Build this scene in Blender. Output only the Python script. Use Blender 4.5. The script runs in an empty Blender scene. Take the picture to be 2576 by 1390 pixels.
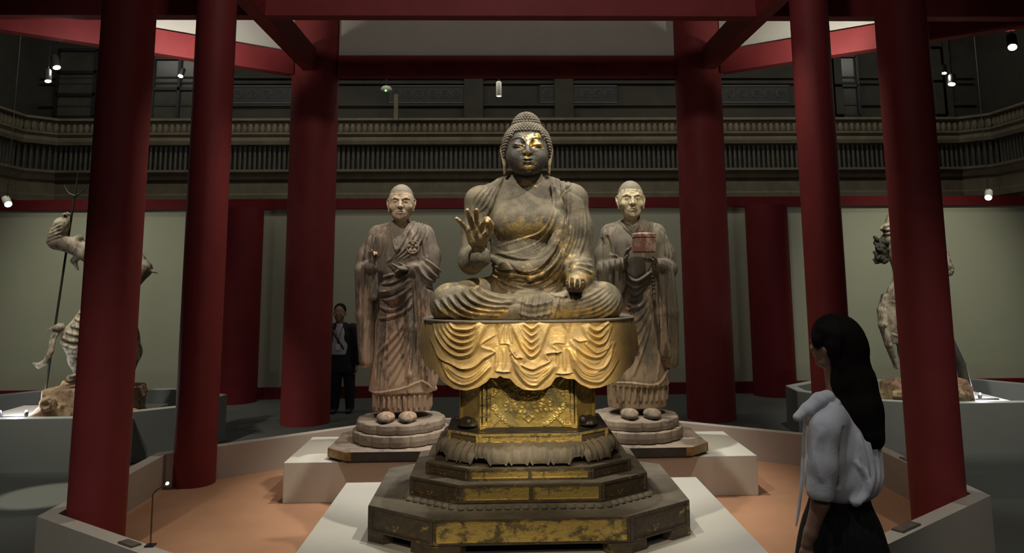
import bpy, bmesh, math, random
import numpy as np
from mathutils import Vector, Matrix, Euler
PI = math.pi
SC = bpy.context.scene
COL = SC.collection
random.seed(7)

# ------------------------------------------------------------------ camera
ZC, FPX = 1.75, 1935.0
YAW, PITCH, ROLL = 0.0309, 0.1394, -0.0080
def _axes():
    cy, sy, cp, sp = math.cos(YAW), math.sin(YAW), math.cos(PITCH), math.sin(PITCH)
    fw = Vector((sy*cp, cy*cp, sp)); rt = Vector((cy, -sy, 0)); up = rt.cross(fw)
    c, s = math.cos(ROLL), math.sin(ROLL)
    return c*rt + s*up, -s*rt + c*up, fw
_rt, _up, _fw = _axes()
cam_d = bpy.data.cameras.new('camera')
cam = bpy.data.objects.new('camera', cam_d); COL.objects.link(cam)
cam.matrix_world = Matrix(((_rt.x, _up.x, -_fw.x, 0), (_rt.y, _up.y, -_fw.y, 0), (_rt.z, _up.z, -_fw.z, ZC), (0, 0, 0, 1)))
cam_d.sensor_fit = 'HORIZONTAL'; cam_d.sensor_width = 36.0
cam_d.lens = FPX/2576*36.0
cam_d.shift_x = (1288-1315.3)/2576; cam_d.shift_y = (409.6-695)/2576
cam_d.clip_start = 0.05; cam_d.clip_end = 100
SC.camera = cam
# ------------------------------------------------------------------ world, exposure
SC.view_settings.view_transform = 'Standard'; SC.view_settings.look = 'None'
SC.view_settings.gamma = 1.0; SC.view_settings.use_curve_mapping = False
SC.view_settings.exposure = 1.15
W = bpy.data.worlds.new('dim_hall'); SC.world = W; W.use_nodes = True
W.node_tree.nodes['Background'].inputs[0].default_value = (0.62, 0.66, 0.62, 1)
W.node_tree.nodes['Background'].inputs[1].default_value = 0.014

# ------------------------------------------------------------------ lights
def spot(name, loc, aim, power, size_deg, blend=0.5, col=(1, .86, .66), rad=0.05):
    d = bpy.data.lights.new(name, 'SPOT'); d.energy = power; d.color = col
    d.spot_size = math.radians(size_deg); d.spot_blend = blend; d.shadow_soft_size = rad
    o = bpy.data.objects.new(name, d); COL.objects.link(o); o.location = loc
    o.rotation_euler = (Vector(aim)-Vector(loc)).to_track_quat('-Z', 'Y').to_euler()
    return o
def area(name, loc, aim, power, sx, sy, col=(1, .9, .75)):
    d = bpy.data.lights.new(name, 'AREA'); d.energy = power; d.color = col; d.shape = 'RECTANGLE'; d.size = sx; d.size_y = sy
    o = bpy.data.objects.new(name, d); COL.objects.link(o); o.location = loc
    o.rotation_euler = (Vector(aim)-Vector(loc)).to_track_quat('-Z', 'Y').to_euler()
    return o
WARM = (1, .84, .58); SOFT = (1, .93, .76); COOL = (.90, 1, .92)
# spotlights on the ceiling tracks, plus added fill lights marked below
spot('track_spot_buddha_left', (-1.3, 3.5, 5.4), (0.1, 4.9, 2.1), 230, 26, .6, SOFT)
spot('track_spot_buddha_right', (1.8, 3.6, 5.4), (0.25, 4.9, 2.2), 260, 26, .6, SOFT)
spot('track_spot_drapery', (0.5, 1.4, 4.4), (0.2, 4.7, 1.25), 190, 15, .55, (1, .78, .46))
spot('track_spot_pedestal', (-0.9, 1.0, 4.0), (0.17, 4.4, 0.55), 120, 24, .6, (1, .82, .52))
spot('added_die_fill', (0.9, 0.6, 3.0), (0.2, 4.75, 0.98), 130, 13, .6, (1, .84, .56))  # added low front lamp, brightens the die under the drapery
spot('added_blouse_fill', (0.3, 2.2, 5.3), (1.5, 3.5, 1.1), 52, 30, .8, (.93, .95, 1))  # added overhead lamp, lifts the white blouse
spot('track_spot_monk_left', (-1.6, 4.3, 5.2), (-0.82, 6.6, 1.3), 130, 30, .6, (1, .88, .72))
spot('track_spot_monk_right', (1.9, 4.3, 5.2), (1.12, 6.6, 1.4), 130, 30, .6, (1, .90, .70))
spot('track_spot_head_left', (-1.1, 4.3, 4.6), (-0.86, 6.6, 2.3), 22, 12, .6, SOFT)
spot('track_spot_head_right', (1.2, 4.3, 4.6), (1.14, 6.6, 2.3), 26, 12, .6, SOFT)
spot('track_spot_plinth', (0.3, 6.3, 5.5), (0.2, 6.9, 0.3), 260, 50, .4, (1, .95, .85))
spot('track_spot_stage_left', (-0.9, 6.9, 5.3), (-2.0, 5.6, 0), 85, 55, .5, (1, .9, .75))
spot('track_spot_stage_right', (1.8, 6.9, 5.3), (2.6, 5.7, 0), 65, 55, .5, (1, .9, .75))
spot('track_spot_platform', (0.4, 5.6, 5.6), (0.2, 4.9, 0.25), 140, 50, .5, (1, .95, .85))
spot('track_spot_guardian_left', (-5.2, 6.3, 5.2), (-4.4, 8.5, 1.6), 200, 36, .6, (1, .94, .82))
spot('track_spot_guardian_right', (3.2, 6.6, 5.0), (4.45, 8.6, 1.5), 200, 36, .6, (1, .94, .82))
spot('frieze_spot_left', (-3.5, 8.35, 4.15), (-3.7, 9.4, 4.95), 40, 110, .8, (1, .93, .86))
spot('frieze_spot_right', (3.8, 8.25, 4.15), (4.0, 9.3, 4.95), 36, 110, .8, (1, .95, .84))
spot('wall_spot_left', (-6.3, 8.4, 5.8), (-6.1, 12.2, .7), 230, 50, 1.0, (1, .97, .80), .1)
spot('wall_spot_right', (6.7, 8.4, 5.8), (6.6, 12.2, .7), 270, 52, 1.0, (1, .97, .80), .1)
area('wall_wash_back', (0.2, 11.0, 4.6), (0.2, 12.2, .8), 5, 6, .3, (1, .97, .82))
spot('track_spot_beam', (0.2, 2.8, 5.9), (0.2, 7.8, 4.8), 100, 100, .9, (1, .88, .84), .2)
spot('track_spot_aisle_left', (-4.5, 6.2, 5.8), (-3.95, 7.15, -.15), 700, 8, .25, SOFT)
area('added_hall_fill', (0.3, 10.8, 6.1), (0.3, 13.4, 3.6), 42, 15, .3, (1, .96, .84))  # added unseen light strip, brightens the upper hall
spot('frieze_spot_outer', (-4.2, 8.05, 4.2), (-5.1, 8.6, 4.55), 9, 120, .9, (1, .93, .86))
spot('added_barrier_fill_left', (-2.8, 2.0, 5.4), (-2.7, 4.2, 0), 150, 44, .9, (1, .97, .88), .1)  # added lamp, brightens the outer face of the barrier
spot('added_barrier_fill_right', (3.0, 2.2, 5.4), (3.0, 4.4, 0), 120, 44, .9, (1, .97, .88), .1)  # added lamp, right-hand partner of the barrier fill
spot('added_face_fill', (0.7, 2.9, 4.5), (0.18, 4.85, 2.62), 40, 11, .6, SOFT)  # added small spot, brightens the buddha's face
spot('aisle_spot_left', (-5.6, 4.6, 5.4), (-4.6, 7.6, 0), 190, 44, .8, (1, .97, .88))
spot('aisle_spot_right', (6.0, 5.0, 5.4), (5.2, 7.6, 0), 190, 44, .8, (1, .97, .88))
area('visitor_side_glow', (0.3, -1.5, 4.5), (0.3, 5, 1.5), 12, 5, 1.0, (1, .9, .85))

# ------------------------------------------------------------------ materials
MATS = {}
def nt(m):
    m.use_nodes = True
    return m.node_tree, m.node_tree.nodes['Principled BSDF']
def mat(name, c1, c2=None, scale=6, rough=.7, metal=0.0, bump=0.0, bscale=60, detail=4, lo=.35, hi=.65, c3=None, s3=20, t3=.6, w3=.05, stretch=(1, 1, 1), spec=.5):
    if name in MATS: return MATS[name]
    m = bpy.data.materials.new(name); t, b = nt(m); L = t.links
    b.inputs['Roughness'].default_value = rough; b.inputs['Metallic'].default_value = metal
    b.inputs['Specular IOR Level'].default_value = spec
    tc = t.nodes.new('ShaderNodeTexCoord'); mp = t.nodes.new('ShaderNodeMapping'); L.new(tc.outputs['Object'], mp.inputs[0])
    mp.inputs['Scale'].default_value = stretch
    out = None
    if c2 is None:
        b.inputs['Base Color'].default_value = (*c1, 1)
    else:
        n = t.nodes.new('ShaderNodeTexNoise'); n.inputs['Scale'].default_value = scale; n.inputs['Detail'].default_value = detail; n.inputs['Roughness'].default_value = .65
        L.new(mp.outputs[0], n.inputs['Vector'])
        r = t.nodes.new('ShaderNodeMapRange'); r.inputs['From Min'].default_value = lo; r.inputs['From Max'].default_value = hi; L.new(n.outputs[0], r.inputs[0])
        x = t.nodes.new('ShaderNodeMix'); x.data_type = 'RGBA'; x.inputs[6].default_value = (*c1, 1); x.inputs[7].default_value = (*c2, 1); L.new(r.outputs[0], x.inputs[0])
        out = x.outputs[2]
        if c3 is not None:
            n3 = t.nodes.new('ShaderNodeTexNoise'); n3.inputs['Scale'].default_value = s3; n3.inputs['Detail'].default_value = 6; n3.inputs['Roughness'].default_value = .7
            L.new(mp.outputs[0], n3.inputs['Vector'])
            r3 = t.nodes.new('ShaderNodeMapRange'); r3.inputs['From Min'].default_value = t3-w3; r3.inputs['From Max'].default_value = t3+w3; L.new(n3.outputs[0], r3.inputs[0])
            x3 = t.nodes.new('ShaderNodeMix'); x3.data_type = 'RGBA'; x3.inputs[7].default_value = (*c3, 1); L.new(out, x3.inputs[6]); L.new(r3.outputs[0], x3.inputs[0])
            out = x3.outputs[2]
        L.new(out, b.inputs['Base Color'])
    if bump:
        nb = t.nodes.new('ShaderNodeTexNoise'); nb.inputs['Scale'].default_value = bscale; nb.inputs['Detail'].default_value = 5; L.new(mp.outputs[0], nb.inputs['Vector'])
        bp = t.nodes.new('ShaderNodeBump'); bp.inputs['Strength'].default_value = bump; bp.inputs['Distance'].default_value = .01
        L.new(nb.outputs[0], bp.inputs['Height']); L.new(bp.outputs[0], b.inputs['Normal'])
    MATS[name] = m; m['_out'] = 1
    return m
def gilt(name, base, base2, gold, s=5, t0=.5, w=.04, nz=1.0, grough=.32, gmetal=.8, stretch=(1, 1, 1), attr=None, brough=.6, s2=14, bump=.25, bs=70):
    """worn lacquer with patches of surviving gold leaf; attr = painted amount of surviving leaf"""
    if name in MATS: return MATS[name]
    m = bpy.data.materials.new(name); t, b = nt(m); L = t.links; N = t.nodes.new
    tc = N('ShaderNodeTexCoord'); mp = N('ShaderNodeMapping'); L.new(tc.outputs['Object'], mp.inputs[0]); mp.inputs['Scale'].default_value = stretch
    n1 = N('ShaderNodeTexNoise'); n1.inputs['Scale'].default_value = s2; n1.inputs['Detail'].default_value = 5; n1.inputs['Roughness'].default_value = .7; L.new(mp.outputs[0], n1.inputs['Vector'])
    r1 = N('ShaderNodeMapRange'); r1.inputs['From Min'].default_value = .38; r1.inputs['From Max'].default_value = .62; L.new(n1.outputs[0], r1.inputs[0])
    x1 = N('ShaderNodeMix'); x1.data_type = 'RGBA'; x1.inputs[6].default_value = (*base, 1); x1.inputs[7].default_value = (*base2, 1); L.new(r1.outputs[0], x1.inputs[0])
    n2 = N('ShaderNodeTexNoise'); n2.inputs['Scale'].default_value = s; n2.inputs['Detail'].default_value = 7; n2.inputs['Roughness'].default_value = .68; L.new(mp.outputs[0], n2.inputs['Vector'])
    src = n2.outputs[0]
    if nz != 1.0:
        ma = N('ShaderNodeMath'); ma.operation = 'MULTIPLY_ADD'; L.new(src, ma.inputs[0]); ma.inputs[1].default_value = nz; ma.inputs[2].default_value = .5-.5*nz; src = ma.outputs[0]
    if attr:
        a = N('ShaderNodeAttribute'); a.attribute_name = attr
        ad = N('ShaderNodeMath'); ad.operation = 'ADD'; L.new(src, ad.inputs[0])
        sb = N('ShaderNodeMath'); sb.operation = 'SUBTRACT'; L.new(a.outputs['Fac'], sb.inputs[0]); sb.inputs[1].default_value = .5
        L.new(sb.outputs[0], ad.inputs[1]); src = ad.outputs[0]
    r2 = N('ShaderNodeMapRange'); r2.inputs['From Min'].default_value = t0-w; r2.inputs['From Max'].default_value = t0+w; L.new(src, r2.inputs[0])
    x2 = N('ShaderNodeMix'); x2.data_type = 'RGBA'; x2.inputs[7].default_value = (*gold, 1); L.new(x1.outputs[2], x2.inputs[6]); L.new(r2.outputs[0], x2.inputs[0])
    L.new(x2.outputs[2], b.inputs['Base Color'])
    for sock, lo_, hi_ in (('Roughness', brough, grough), ('Metallic', 0.0, gmetal)):
        rr = N('ShaderNodeMapRange'); rr.inputs['To Min'].default_value = lo_; rr.inputs['To Max'].default_value = hi_; L.new(r2.outputs[0], rr.inputs[0]); L.new(rr.outputs[0], b.inputs[sock])
    nb = N('ShaderNodeTexNoise'); nb.inputs['Scale'].default_value = bs; nb.inputs['Detail'].default_value = 5; L.new(mp.outputs[0], nb.inputs['Vector'])
    bp = N('ShaderNodeBump'); bp.inputs['Strength'].default_value = bump; bp.inputs['Distance'].default_value = .01; L.new(nb.outputs[0], bp.inputs['Height']); L.new(bp.outputs[0], b.inputs['Normal'])
    MATS[name] = m
    return m
def glow(name, col, strength):
    if name in MATS: return MATS[name]
    m = bpy.data.materials.new(name); t, b = nt(m)
    b.inputs['Base Color'].default_value = (*col, 1); b.inputs['Emission Color'].default_value = (*col, 1); b.inputs['Emission Strength'].default_value = strength
    MATS[name] = m
    return m
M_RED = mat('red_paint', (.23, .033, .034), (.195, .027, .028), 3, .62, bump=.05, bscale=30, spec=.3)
M_REDDARK = mat('red_trim_and_column_shade', (.13, .010, .014), (.11, .009, .012), 3, .6, spec=.2)  # real dark red on the trim; stands for shade on the back columns
M_WALL = mat('pale_olive_wall', (.385, .395, .295), (.365, .375, .28), 2, .9)
M_PANEL = mat('off_white_panel', (.50, .49, .42), (.47, .46, .40), 3, .85)
M_FLOOR = mat('grey_carpet', (.078, .082, .074), (.06, .064, .058), 220, .95, bump=.2, bscale=300)
M_STAGE = mat('orange_stage_floor', (.43, .225, .125), (.39, .20, .112), 3, .8, bump=.04, bscale=200)
M_WHITE = mat('white_platform_paint', (.62, .60, .54), (.60, .58, .52), 4, .6)
M_BARRIER = mat('cream_barrier_paint', (.47, .42, .36), (.45, .40, .345), 4, .7)
M_BAROUT = mat('grey_barrier_paint', (.30, .32, .29), (.28, .30, .275), 4, .8)
M_GREYBOX = mat('dark_grey_plinth_paint', (.20, .21, .19), (.19, .20, .18), 3, .85)
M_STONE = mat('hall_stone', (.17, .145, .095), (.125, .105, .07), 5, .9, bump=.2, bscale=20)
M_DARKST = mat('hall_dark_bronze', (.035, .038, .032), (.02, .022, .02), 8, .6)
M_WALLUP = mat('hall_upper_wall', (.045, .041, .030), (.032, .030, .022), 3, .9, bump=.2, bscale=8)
M_BLACK = mat('black_metal', (.012, .012, .013), None, rough=.45)
M_CHROME = mat('lamp_housing_grey', (.45, .45, .45), None, rough=.3, metal=.8)
M_CREAM = mat('cream_lamp_housing', (.5, .49, .44), None, rough=.5)

# ------------------------------------------------------------------ object helpers
def tag(o, label=None, cat=None, group=None, kind=None):
    if label: o['label'] = label
    if cat: o['category'] = cat
    if group: o['group'] = group
    if kind: o['kind'] = kind
    return o
def empty(name, loc, label, cat, group=None, rz=0):
    o = bpy.data.objects.new(name, None); COL.objects.link(o); o.location = loc; o.rotation_euler = (0, 0, rz); o.empty_display_size = .1
    return tag(o, label, cat, group)
def link(name, me, m, parent=None, smooth=False):
    o = bpy.data.objects.new(name, me); COL.objects.link(o)
    me.materials.clear(); me.materials.append(m)
    if smooth:
        me.polygons.foreach_set('use_smooth', [True]*len(me.polygons))
    if parent is not None: o.parent = parent
    return o
def obj(name, bm, m, parent=None, smooth=False, loc=None):
    me = bpy.data.meshes.new(name); bmesh.ops.recalc_face_normals(bm, faces=bm.faces); bm.to_mesh(me); bm.free()
    o = link(name, me, m, parent, smooth)
    if smooth:
        try: me.set_sharp_from_angle(angle=math.radians(40))
        except Exception: pass
    if loc is not None: o.location = loc
    return o
def B(): return bmesh.new()
def box(bm, c, d, rot=None, bev=0):
    r = bmesh.ops.create_cube(bm, size=1.0); vs = r['verts']
    bmesh.ops.scale(bm, vec=d, verts=vs)
    if bev:
        es = list({e for v in vs for e in v.link_edges}); rr = bmesh.ops.bevel(bm, geom=es, offset=bev, segments=2, affect='EDGES', profile=.5)
        vs = list({v for f_ in rr['faces'] for v in f_.verts} | {v for v in vs if v.is_valid})
    if rot is not None: bmesh.ops.rotate(bm, cent=(0, 0, 0), matrix=Euler(rot).to_matrix(), verts=vs)
    bmesh.ops.translate(bm, vec=c, verts=vs)
    return vs
def prism(bm, poly, z0, z1, top=None):
    """vertical prism; top = optional polygon for the upper face"""
    top = top or poly
    a = [bm.verts.new((x, y, z0)) for x, y in poly]; b = [bm.verts.new((x, y, z1)) for x, y in top]
    n = len(poly)
    bm.faces.new(a[::-1]); bm.faces.new(b)
    for i in range(n): bm.faces.new((a[i], a[(i+1) % n], b[(i+1) % n], b[i]))
def ringwall(bm, outer, inner, z0, z1, z0i=None):
    n = len(outer); z0i = z0 if z0i is None else z0i
    O0 = [bm.verts.new((x, y, z0)) for x, y in outer]; O1 = [bm.verts.new((x, y, z1)) for x, y in outer]
    I0 = [bm.verts.new((x, y, z0i)) for x, y in inner]; I1 = [bm.verts.new((x, y, z1)) for x, y in inner]
    for i in range(n):
        j = (i+1) % n
        for q in ((O0[i], O0[j], O1[j], O1[i]), (O1[i], O1[j], I1[j], I1[i]), (I1[i], I1[j], I0[j], I0[i]), (I0[i], I0[j], O0[j], O0[i])): bm.faces.new(q)
def offs(poly, d):
    """offset a convex counter-clockwise polygon outward by d"""
    n = len(poly); out = []
    for i in range(n):
        p0, p1, p2 = Vector(poly[i-1]), Vector(poly[i]), Vector(poly[(i+1) % n])
        a = (p1-p0).normalized(); b = (p2-p1).normalized()
        na = Vector((a.y, -a.x)); nb = Vector((b.y, -b.x)); h = (na+nb).normalized()
        out.append(tuple(p1+h*(d/max(.2, h.dot(na)))))
    return out
def lathe(bm, prof, n=32, c=(0, 0, 0), cap=True):
    rings = []
    for r, z in prof: rings.append([bm.verts.new((c[0]+r*math.cos(2*PI*i/n), c[1]+r*math.sin(2*PI*i/n), c[2]+z)) for i in range(n)])
    for a, b in zip(rings, rings[1:]):
        for i in range(n): bm.faces.new((a[i], a[(i+1) % n], b[(i+1) % n], b[i]))
    if cap: bm.faces.new(rings[0][::-1]); bm.faces.new(rings[-1])
def tube(bm, pts, rad, n=10, cap=True):
    """round tube along a path; rad number or list"""
    P = [Vector(p) for p in pts]; R_ = rad if isinstance(rad, (list, tuple)) else [rad]*len(P)
    up = None; rings = []
    for i, p in enumerate(P):
        t = (P[min(i+1, len(P)-1)]-P[max(i-1, 0)]).normalized()
        if up is None: up = t.orthogonal().normalized()
        up = (up-t*up.dot(t)).normalized(); s = t.cross(up)
        rings.append([bm.verts.new(p+(up*math.cos(2*PI*k/n)+s*math.sin(2*PI*k/n))*R_[i]) for k in range(n)])
    for a, b in zip(rings, rings[1:]):
        for k in range(n): bm.faces.new((a[k], a[(k+1) % n], b[(k+1) % n], b[k]))
    if cap: bm.faces.new(rings[0][::-1]); bm.faces.new(rings[-1])
def ball(bm, c, r, seg=12, scale=(1, 1, 1)):
    v = bmesh.ops.create_uvsphere(bm, u_segments=seg, v_segments=max(6, seg//2+2), radius=r)['verts']
    bmesh.ops.scale(bm, vec=scale, verts=v); bmesh.ops.translate(bm, vec=c, verts=v)
    return v
# ================================================================== the setting
GZ = -0.15                       # gallery floor; the orange stage floor is z = 0
def struct(name, bm, m, smooth=False):
    return tag(obj(name, bm, m, None, smooth), kind='structure')
b = B(); box(b, (0.2, 5.5, GZ-.05), (17.6, 17.4, .1)); struct('floor', b, M_FLOOR)
INNER = [(-2.77, 5.16), (-.99, 3.87), (1.3, 3.87), (3.11, 5.25), (3.11, 6.86), (1.3, 8.05), (-.95, 8.08), (-2.77, 6.75)]
OUTER = offs(INNER, .10)
b = B(); prism(b, INNER, GZ+.001, 0); struct('floor_stage', b, M_STAGE)
# partition wall behind the sculptures
b = B(); box(b, (.35, 12.30, (GZ+.03+2.75)/2), (17.0, .1, 2.75-GZ-.03)); struct('wall_back', b, M_WALL)
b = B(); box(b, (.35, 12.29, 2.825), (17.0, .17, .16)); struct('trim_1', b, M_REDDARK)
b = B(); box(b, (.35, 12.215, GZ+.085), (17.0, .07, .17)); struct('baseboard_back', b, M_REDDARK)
# old stone hall above and behind the partition
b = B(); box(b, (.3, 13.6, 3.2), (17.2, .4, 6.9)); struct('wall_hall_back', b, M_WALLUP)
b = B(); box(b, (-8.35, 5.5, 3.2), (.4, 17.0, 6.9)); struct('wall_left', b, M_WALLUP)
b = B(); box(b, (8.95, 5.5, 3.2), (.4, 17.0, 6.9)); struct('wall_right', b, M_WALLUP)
b = B(); box(b, (.3, 5.5, 6.7), (17.6, 17.4, .1)); struct('ceiling', b, mat('dark_ceiling', (.03, .03, .028), None, rough=.95))
b = B(); box(b, (.3, -3.2, 3.2), (17.6, .2, 7.0)); struct('wall_front', b, mat('dark_front_wall', (.05, .05, .048), None, rough=.9))
def run_profile(b, prof, x0=-8.15, x1=8.75, yb=13.4, y0=-3.0, corner=True):
    """sweep a moulding section (offset from wall, z) round the back and both side walls of the hall, with clipped corners"""
    def path(d): return [(x0+d, y0), (x0+d, yb-.55-d*.4), (x0+.55+d*.4, yb-d), (x1-.55-d*.4, yb-d), (x1-d, yb-.55-d*.4), (x1-d, y0)]
    rows = [[b.verts.new((x, y, z)) for x, y in path(d)] for d, z in prof]
    for a, c in zip(rows, rows[1:]):
        for i in range(5): b.faces.new((a[i], a[i+1], c[i+1], c[i]))
b = B()
run_profile(b, [(0, 2.80), (.22, 2.82), (.24, 2.92), (.30, 2.96), (.30, 3.06), (.26, 3.09), (.26, 3.28), (.31, 3.32), (.36, 3.40), (.40, 3.44), (.40, 3.48), (0, 3.48)])
struct('trim_2', b, M_STONE)
b = B()
run_profile(b, [(0, 3.90), (.30, 3.92), (.33, 3.98), (.33, 4.02), (.30, 4.05), (.36, 4.09), (.36, 4.12), (0, 4.12)])
struct('trim_3', b, M_STONE)
def along(d, step, fn):
    """place fn(x, y, rot) every step along the back and side walls at offset d"""
    x0, x1, yb = -8.15, 8.75, 13.4
    P = [(x0+d, 3.0), (x0+d, yb-.55-d*.4), (x0+.55+d*.4, yb-d), (x1-.55-d*.4, yb-d), (x1-d, yb-.55-d*.4), (x1-d, 3.0)]
    for (ax, ay), (bx, by) in zip(P, P[1:]):
        L_ = math.hypot(bx-ax, by-ay); n = max(1, int(L_/step)); an = math.atan2(by-ay, bx-ax)
        for i in range(n):
            t = (i+.5)/n; fn(ax+(bx-ax)*t, ay+(by-ay)*t, an)
# egg moulding under the gallery sill
b = B()
def egg(x, y, a):
    v = ball(b, (0, 0, 0), .5, 8, (.088, .09, .2)); bmesh.ops.rotate(b, cent=(0, 0, 0), matrix=Matrix.Rotation(a, 3, 'Z'), verts=v); bmesh.ops.translate(b, vec=(x, y, 4.21), verts=v)
along(.27, .102, egg)
run_profile(b, [(.25, 4.12), (.25, 4.31), (.36, 4.33), (.36, 4.37), (0, 4.37)])
struct('trim_4', b, M_STONE, True)
# gallery parapet: dark band of half-round balusters
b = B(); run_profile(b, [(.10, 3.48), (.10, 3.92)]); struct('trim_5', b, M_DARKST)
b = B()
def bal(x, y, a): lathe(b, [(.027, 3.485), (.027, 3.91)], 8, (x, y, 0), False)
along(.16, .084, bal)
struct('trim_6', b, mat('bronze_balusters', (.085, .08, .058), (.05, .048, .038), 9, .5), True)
# panels, pilasters and grilles of the upper wall
b = B()
for x in (-6.2, -3.4, -.55+.1, 1.3-.15, 3.65, 6.0, 8.0): box(b, (x, 13.36, 5.1), (.34, .12, 1.6), None, .01)
for z in (4.66, 5.06, 5.16): box(b, (.3, 13.37, z), (16.6, .08, .03))
struct('trim_7', b, M_WALLUP)
def grille(n, x0, x1):
    o = empty('metal_grille', ((x0+x1)/2, 13.36, 4.69), GRL[n], 'grille', 'scroll grilles high on the hall wall')
    w = x1-x0; b = B(); box(b, (0, 0, .16), (w, .03, .34)); obj('back_panel', b, mat('grille_black', (.008, .009, .009), None, rough=.6), o)
    b = B()
    for s in (-1, 1):
        for k in range(3):
            cx = s*(.12+k*w*.15); pts = []
            for i in range(22):
                a = i/21*PI*2.6; r = .10*(1-i/26); pts.append((cx+s*r*math.cos(a), -.025, .16+r*math.sin(a)))
            tube(b, pts, .006, 4)
    for z in (.01, .31): box(b, (0, -.02, z), (w, .02, .015))
    obj('scrollwork', b, mat('grille_iron', (.07, .075, .07), None, rough=.5), o)
GRL = ['black scroll grille high on the hall wall between the two left red columns', 'black scroll grille high up, left of the seated buddha head', 'black scroll grille high up, right of the seated buddha head', 'black scroll grille high up behind the right red columns']
for n, (x0, x1) in enumerate(((-5.0, -3.4), (-1.95, -.62), (.62+.1, 2.1), (3.55+.2, 5.2))): grille(n, x0, x1)
def hall_window(n, x, z, w, h, parts, y=13.36):
    o = empty('window_%d' % n, (x, y, z), None, None); o['kind'] = 'structure'
    b = B()
    for i in range(parts[0]+1): box(b, (-w/2+w*i/parts[0], -.03, h/2), (.05, .06, h))
    for j in range(parts[1]+1): box(b, (0, -.03, h*j/parts[1]), (w, .06, .05))
    obj('frame', b, M_BLACK, o)
    b = B(); box(b, (0, 0, h/2), (w, .02, h))
    g = obj('pane', b, mat('dark_window_glass', (.07, .07, .055), (.045, .045, .04), 2, .25), o)
hall_window(1, -7.05, 4.45, 1.3, 1.2, (2, 3))
hall_window(2, -5.6, 4.40, .95, 1.1, (2, 2))
hall_window(3, 7.55, 4.45, .95, 1.25, (1, 2))
hall_window(4, 6.0, 4.45, .9, 1.1, (2, 2))

# ---- white display platforms
b = B(); box(b, (.16, 4.97, .125), (2.54, 1.76, .25), None, .004)
tag(obj('display_platform', b, M_WHITE), 'low white platform in front, carrying the gilded octagonal pedestal', 'platform')
b = B(); box(b, (.172, 6.72, .15), (3.69, .93, .30), None, .004)
tag(obj('display_platform', b, M_WHITE), 'wide white platform behind, carrying the two standing monk statues', 'platform')
# ---- barrier wall round the stage
bt = empty('barrier_wall', (0.17, 6, GZ), 'low angular barrier wall around the orange stage floor', 'barrier')
b = B(); ringwall(b, [(x-.17, y-6) for x, y in OUTER], [(x-.17, y-6) for x, y in INNER], 0, .27-GZ, .151)
obj('wall_body', b, M_BARRIER, bt)

# ---- red columns
def column(x, y, r, z0, z1, label, group=None, m=None):
    b = B(); lathe(b, [(r, 0), (r, z1-z0)], 64)
    o = obj('red_column', b, m or M_RED, None, True, (x, y, z0)); return tag(o, label, 'column', group)
column(-2.585, 5.27, .172, .0005, 6.6, 'round red column rising behind the nearest left corner of the barrier wall')
column(-2.585, 6.88, .172, .0005, 6.6, 'slender round red column inside the back left corner of the barrier wall')
column(2.925, 5.32, .172, .0005, 6.6, 'round red column in the front right corner of the barrier wall, right of the woman')
column(2.93, 6.92, .172, .0005, 6.6, 'slender round red column directly behind the woman in the white blouse')
column(-2.50, 10.3, .31, GZ, 5.9, 'thick round red column on the grey floor beside the man in a dark suit')
column(2.73, 10.22, .31, GZ, 5.9, 'thick round red column on the grey floor right of the monk holding a box')
column(-3.95, 12.0, .30, GZ, 2.74, 'round red column with shade in its colour against the back wall at left', None, M_REDDARK)  # both back-wall columns: shade put into a darker red
column(4.20, 12.0, .32, GZ, 2.74, 'round red column with shade in its colour against the back wall at right', None, M_REDDARK)
# ---- red beams
def beam(p, q, z, h, t, label, m=None, grp=None):
    """square timber from p to q (xy), bottom at z, as a thing"""
    p, q = Vector((*p, 0)), Vector((*q, 0)); d = q-p
    b = B(); box(b, (0, 0, h/2), (d.length, t, h), None, .006)
    o = obj('red_beam', b, m or M_RED, None, False, (*((p+q)/2).xy, z)); o.rotation_euler = (0, 0, math.atan2(d.y, d.x))
    return tag(o, label, 'beam', grp)
beam((-2.18, 10.26), (2.42, 10.26), 4.37, .29, .16, 'red cross beam joining the two thick columns above the seated buddha')
beam((-7.4, 7.86), (8.0, 7.86), 4.40, .62, .16, 'long red beam running across the top of the whole view')
beam((-2.51, 2.5), (-2.51, 10.0), 4.395, .30, .17, 'red beam running from the left thick column towards the viewer')
beam((2.81, 2.5), (2.81, 9.92), 4.395, .30, .17, 'red beam running from the right thick column towards the viewer')
def outward(sx):
    c0 = Vector((-2.78, 10.14)) if sx < 0 else Vector((3.02, 10.05)); c1 = Vector((-6.6, 7.36)) if sx < 0 else Vector((7.0, 7.17))
    return c0, c1
for sx, lab in ((-1, 'left'), (1, 'right')):
    c0, c1 = outward(sx)
    beam(c0, c1, 4.37, .30, .16, 'brightly lit red beam running outward from the %s thick column under a white panel' % lab)
    m_ = (c0+c1)/2; d = c1-c0; b = B(); box(b, (0, 0, .45), (d.length, .06, .9))
    o = struct('wall_upper_'+lab, b, M_PANEL); o.location = (m_.x, m_.y+.02, 4.67); o.rotation_euler = (0, 0, math.atan2(d.y, d.x))
b = B(); box(b, (.12, 10.28, 5.10), (4.6, .06, .88)); struct('wall_upper_back', b, M_PANEL)
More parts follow.
